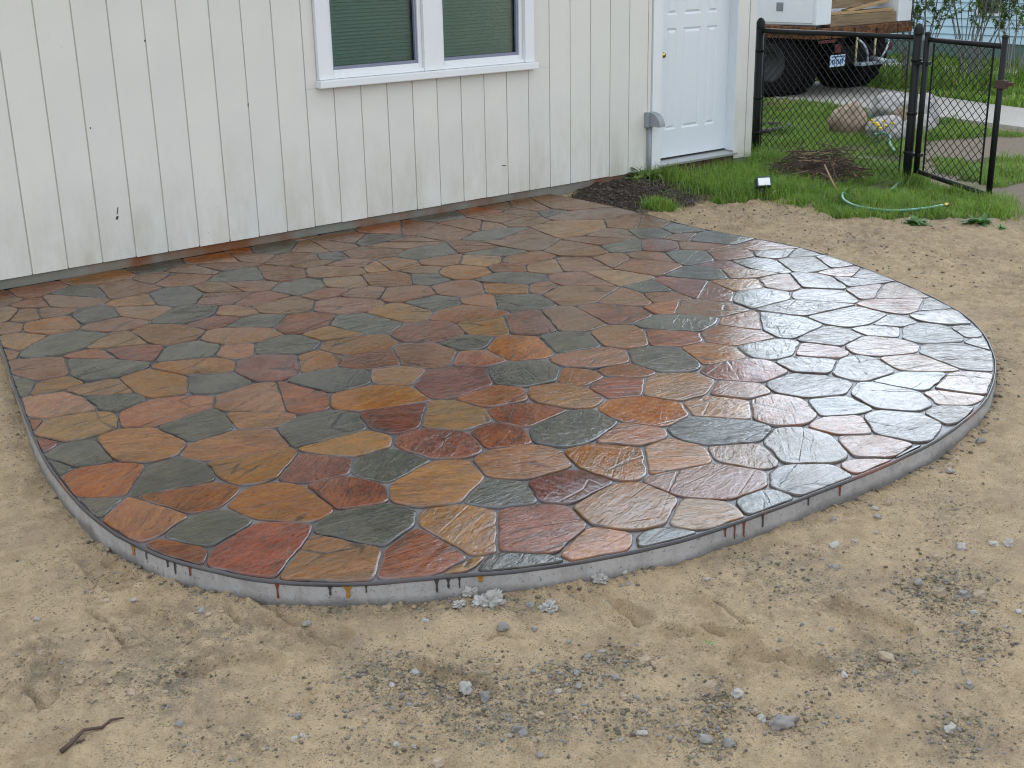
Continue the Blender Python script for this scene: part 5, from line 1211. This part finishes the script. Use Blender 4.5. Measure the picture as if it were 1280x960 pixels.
def scatter_lumps(name, pts, mat_list, label, cat):
    """many tiny irregular lumps in one object"""
    t = (1+5**.5)/2; ico = np.array([(-1, t, 0), (1, t, 0), (-1, -t, 0), (1, -t, 0), (0, -1, t), (0, 1, t), (0, -1, -t), (0, 1, -t), (t, 0, -1), (t, 0, 1), (-t, 0, -1), (-t, 0, 1)])/math.hypot(1, t)
    fc = np.array([(0, 11, 5), (0, 5, 1), (0, 1, 7), (0, 7, 10), (0, 10, 11), (1, 5, 9), (5, 11, 4), (11, 10, 2), (10, 7, 6), (7, 1, 8), (3, 9, 4), (3, 4, 2), (3, 2, 6), (3, 6, 8), (3, 8, 9), (4, 9, 5), (2, 4, 11), (6, 2, 10), (8, 6, 7), (9, 8, 1)])
    n = len(pts); P_ = np.array(pts); s = P_[:, 3]
    V = ico[None]*(1+rng.normal(0, .22, (n, 12, 1)))*rng.uniform(.6, 1.2, (n, 1, 3))*np.array([1, 1, .7]); a = rng.random(n)*6.283; ca, sa = np.cos(a)[:, None], np.sin(a)[:, None]
    X = V[..., 0]*ca-V[..., 1]*sa; Y = V[..., 0]*sa+V[..., 1]*ca; V = np.stack([X, Y, V[..., 2]], 2)*s[:, None, None]+P_[:, None, :3]
    F = (fc[None]+np.arange(n)[:, None, None]*12).reshape(-1, 3)
    me = bpy.data.meshes.new(name); me.vertices.add(n*12); me.vertices.foreach_set('co', V.astype(np.float32).ravel()); me.loops.add(len(F)*3); me.loops.foreach_set('vertex_index', F.astype(np.int32).ravel()); me.polygons.add(len(F)); me.polygons.foreach_set('loop_start', (np.arange(len(F))*3).astype(np.int32)); me.update(calc_edges=True)
    for m in mat_list: me.materials.append(m)
    me.polygons.foreach_set('material_index', np.repeat(rng.integers(0, len(mat_list), n), 20).astype(np.int32))
    o = link(name, me); tag(o, label, cat, kind='stuff'); return o
pts = []
for cx, cy, ax, ay, bx, by, n in CLUS:
    k = int(n*(.9 if cx < -.85 else 2.3)); g1 = rng.normal(0, .55, k); g2 = rng.normal(0, .55, k)
    x = cx+ax*g1+bx*g2; y = cy+ay*g1+by*g2; keep = (~in_slab(x, y)); x, y = x[keep], y[keep]
    s = .0012+.0058*rng.random(len(x))**5
    z = ground_height(x, y)+s*.2; pts += list(zip(x, y, z, s))
k = 9000; x = rng.uniform(-1.9, 5.6, k); y = rng.uniform(-6.0, -.9, k); keep = (~in_slab(x, y)) & (lawn_mask(x, y) < .5); x, y = x[keep], y[keep]; s = .001+.004*rng.random(len(x))**6; pts += list(zip(x, y, ground_height(x, y)+s*.2, s))
k = 3600; x = rng.uniform(3.2, 5.9, k); y = rng.uniform(-3.6, -.9, k); keep = (~in_slab(x, y)) & (lawn_mask(x, y) < .5) & (vnoise(x*2.3, y*2.3)+.6*vnoise(x*7, y*7) > .02); x, y = x[keep], y[keep]; s = .002+.010*rng.random(len(x))**4; pts += list(zip(x, y, ground_height(x, y)+s*.15, s))     # clods in the far sand
# crumbs of soil and mortar against the slab's foot
k = 1400; i = rng.integers(20, len(CV)-40, k); d = np.abs(rng.normal(0, .022, k))+.006; t = CV[np.minimum(i+1, len(CV)-1)]-CV[i-1]; t = t/np.linalg.norm(t, axis=1)[:, None]
x = CV[i, 0]+t[:, 1]*d; y = CV[i, 1]-t[:, 0]*d; s = .0018+.008*rng.random(k)**4; keep = (mnoise is not None) & (vnoise(x*3, y*3) > -.12); x, y, s = x[keep], y[keep], s[keep]; pts += list(zip(x, y, ground_height(x, y)+s*.2, s))
clod = [plain('crumb_dark', (.11, .095, .07), .95, var=.4, scale=80), plain('crumb_olive', (.17, .155, .11), .95, var=.4, scale=80), plain('crumb_sand', (.30, .235, .145), .95, var=.3, scale=80), plain('crumb_grey', (.19, .185, .175), .9, var=.3, scale=80)]
scatter_lumps('gravel', pts, clod, 'fine gravel and soil crumbs strewn over the sand', 'gravel')
k = 2600; x = rng.normal(4.45, .36, k); y = -.36+rng.normal(0, .22, k); kp = (soil_mask(x+rng.normal(0, .06, k), y+rng.normal(0, .05, k)) > .1) & (~in_slab(x, y)) & (y < -.02); x, y = x[kp], y[kp]; s = .004+.016*rng.random(len(x))**3
scatter_lumps('garden_soil', list(zip(x, y, ground_height(x, y)+s*.1, s)), [plain('soil_clod', (.045, .034, .027), .95, var=.5, scale=60), plain('soil_clod_grey', (.075, .065, .058), .95, var=.5, scale=60)], 'dark cloddy garden soil heaped against the house wall beside the patio', 'soil')

# ---------------------------------------------------------------- grass
def blades(x, y, h, w, name, label):
    n = len(x); z = ground_height(x, y, False)-.005; a = rng.random(n)*6.283; lean = np.abs(rng.normal(0, .75, n)); b = rng.random(n)*6.283
    dx, dy = np.cos(b)*lean*h, np.sin(b)*lean*h; sx, sy = np.cos(a)*w, np.sin(a)*w; V = np.zeros((n, 5, 3))
    V[:, 0] = np.stack([x-sx, y-sy, z], 1); V[:, 1] = np.stack([x+sx, y+sy, z], 1)
    V[:, 2] = np.stack([x+sx*.8+dx*.35, y+sy*.8+dy*.35, z+h*.6], 1); V[:, 3] = np.stack([x-sx*.8+dx*.35, y-sy*.8+dy*.35, z+h*.6], 1); V[:, 4] = np.stack([x+dx, y+dy, z+h*(1-.3*np.minimum(lean, 1.2))], 1)
    me = bpy.data.meshes.new(name); me.vertices.add(n*5); me.vertices.foreach_set('co', V.astype(np.float32).ravel()); o5 = np.arange(n)*5
    li = np.concatenate([np.stack([o5, o5+1, o5+2, o5+3], 1), np.full((n, 0), 0)], 1); L = np.concatenate([li, np.stack([o5+3, o5+2, o5+4], 1)], 1).astype(np.int32)
    me.loops.add(n*7); me.loops.foreach_set('vertex_index', L.ravel()); me.polygons.add(n*2); ls = np.stack([np.arange(n)*7, np.arange(n)*7+4], 1).astype(np.int32); me.polygons.foreach_set('loop_start', ls.ravel()); me.update(calc_edges=True)
    sh = me.attributes.new('shade', 'FLOAT', 'POINT'); sh.data.foreach_set('value', np.repeat(rng.random(n), 5).astype(np.float32))
    return me
def sow(x0, x1, y0, y1, dens, h0, h1, w, thr=-.5):
    n = int((x1-x0)*(y1-y0)*dens); x = rng.uniform(x0, x1, n); y = rng.uniform(y0, y1, n); cl = fbm(x*3.1, y*3.1, 3); k = (lawn_mask(x, y) > .5) & (cl > thr) & (~in_slab(x, y)) & ((y < -.02) | (x > 6.2)) & (soil_mask(x, y) < .6); x, y, cl = x[k], y[k], cl[k]
    return x, y, (h0+(h1-h0)*rng.random(len(x)))*np.maximum(.35, 1+1.8*cl), np.full(len(x), w)
G_ = [sow(4.1, 6.9, -2.7, .4, 5600, .025, .085, .0024, -.16), sow(6.2, 8.8, -2.4, 2.6, 3000, .025, .075, .0034, -.3), sow(8.6, 10.9, -1.8, 4.2, 1800, .03, .075, .0045, -.42), sow(11.2, 17.0, -2, 7.0, 520, .05, .10, .010, -.6), sow(12.4, 14.0, 1.4, 4.0, 500, .08, .30, .008, -.3)]
# taller clumps: along the house foot, round the post feet, in front of the brush pile and beside the soil
for cx, cy, r, n, h in ((4.27, -.72, .09, 420, .11), (6.25, -.1, .15, 700, .2), (6.3, .25, .2, 700, .22), (5.75, -.15, .3, 700, .14), (5.35, -1.0, .22, 1300, .16), (5.12, -1.35, .12, 500, .10), (5.75, -1.75, .2, 600, .10), (6.35, -1.45, .12, 400, .16), (6.1, -2.25, .16, 700, .11), (5.85, -2.45, .18, 500, .08), (5.0, -1.95, .1, 300, .1), (5.0, -.55, .18, 500, .12), (4.95, -.15, .2, 500, .14), (5.35, -.5, .35, 1500, .15), (5.9, -.45, .3, 1200, .15)):
    x = rng.normal(cx, r*.6, n); y = rng.normal(cy, r*.6, n); k = ((y < -.02) | (x > 6.2)); x, y = x[k], y[k]; G_.append((x, y, h*rng.uniform(.5, 1.15, len(x)), np.full(len(x), .0024)))
# stray blades thinning out into the sand and soil
n = 2600; x = rng.uniform(4.3, 6.3, n); y = rng.uniform(-2.9, -.3, n); lm = np.maximum.reduce([lawn_mask(x+dx, y+dy) for dx, dy in ((.12, 0), (-.12, 0), (0, .12), (0, -.12), (.08, .08), (-.08, .08))]); k = (lm > .5) & (lawn_mask(x, y) < .5) & (~in_slab(x, y)); x, y = x[k], y[k]; G_.append((x, y, rng.uniform(.02, .07, len(x)), np.full(len(x), .0022)))
X, Y, H_, W_ = (np.concatenate([g[i] for g in G_]) for i in range(4))
o = link('lawn_grass', blades(X, Y, H_, W_, 'lawn_grass', ''), grass_m); tag(o, 'green spring grass of the lawn and the tufts along the sand', 'grass', kind='stuff')
print('blades', len(X), 'objects', len(bpy.data.objects))
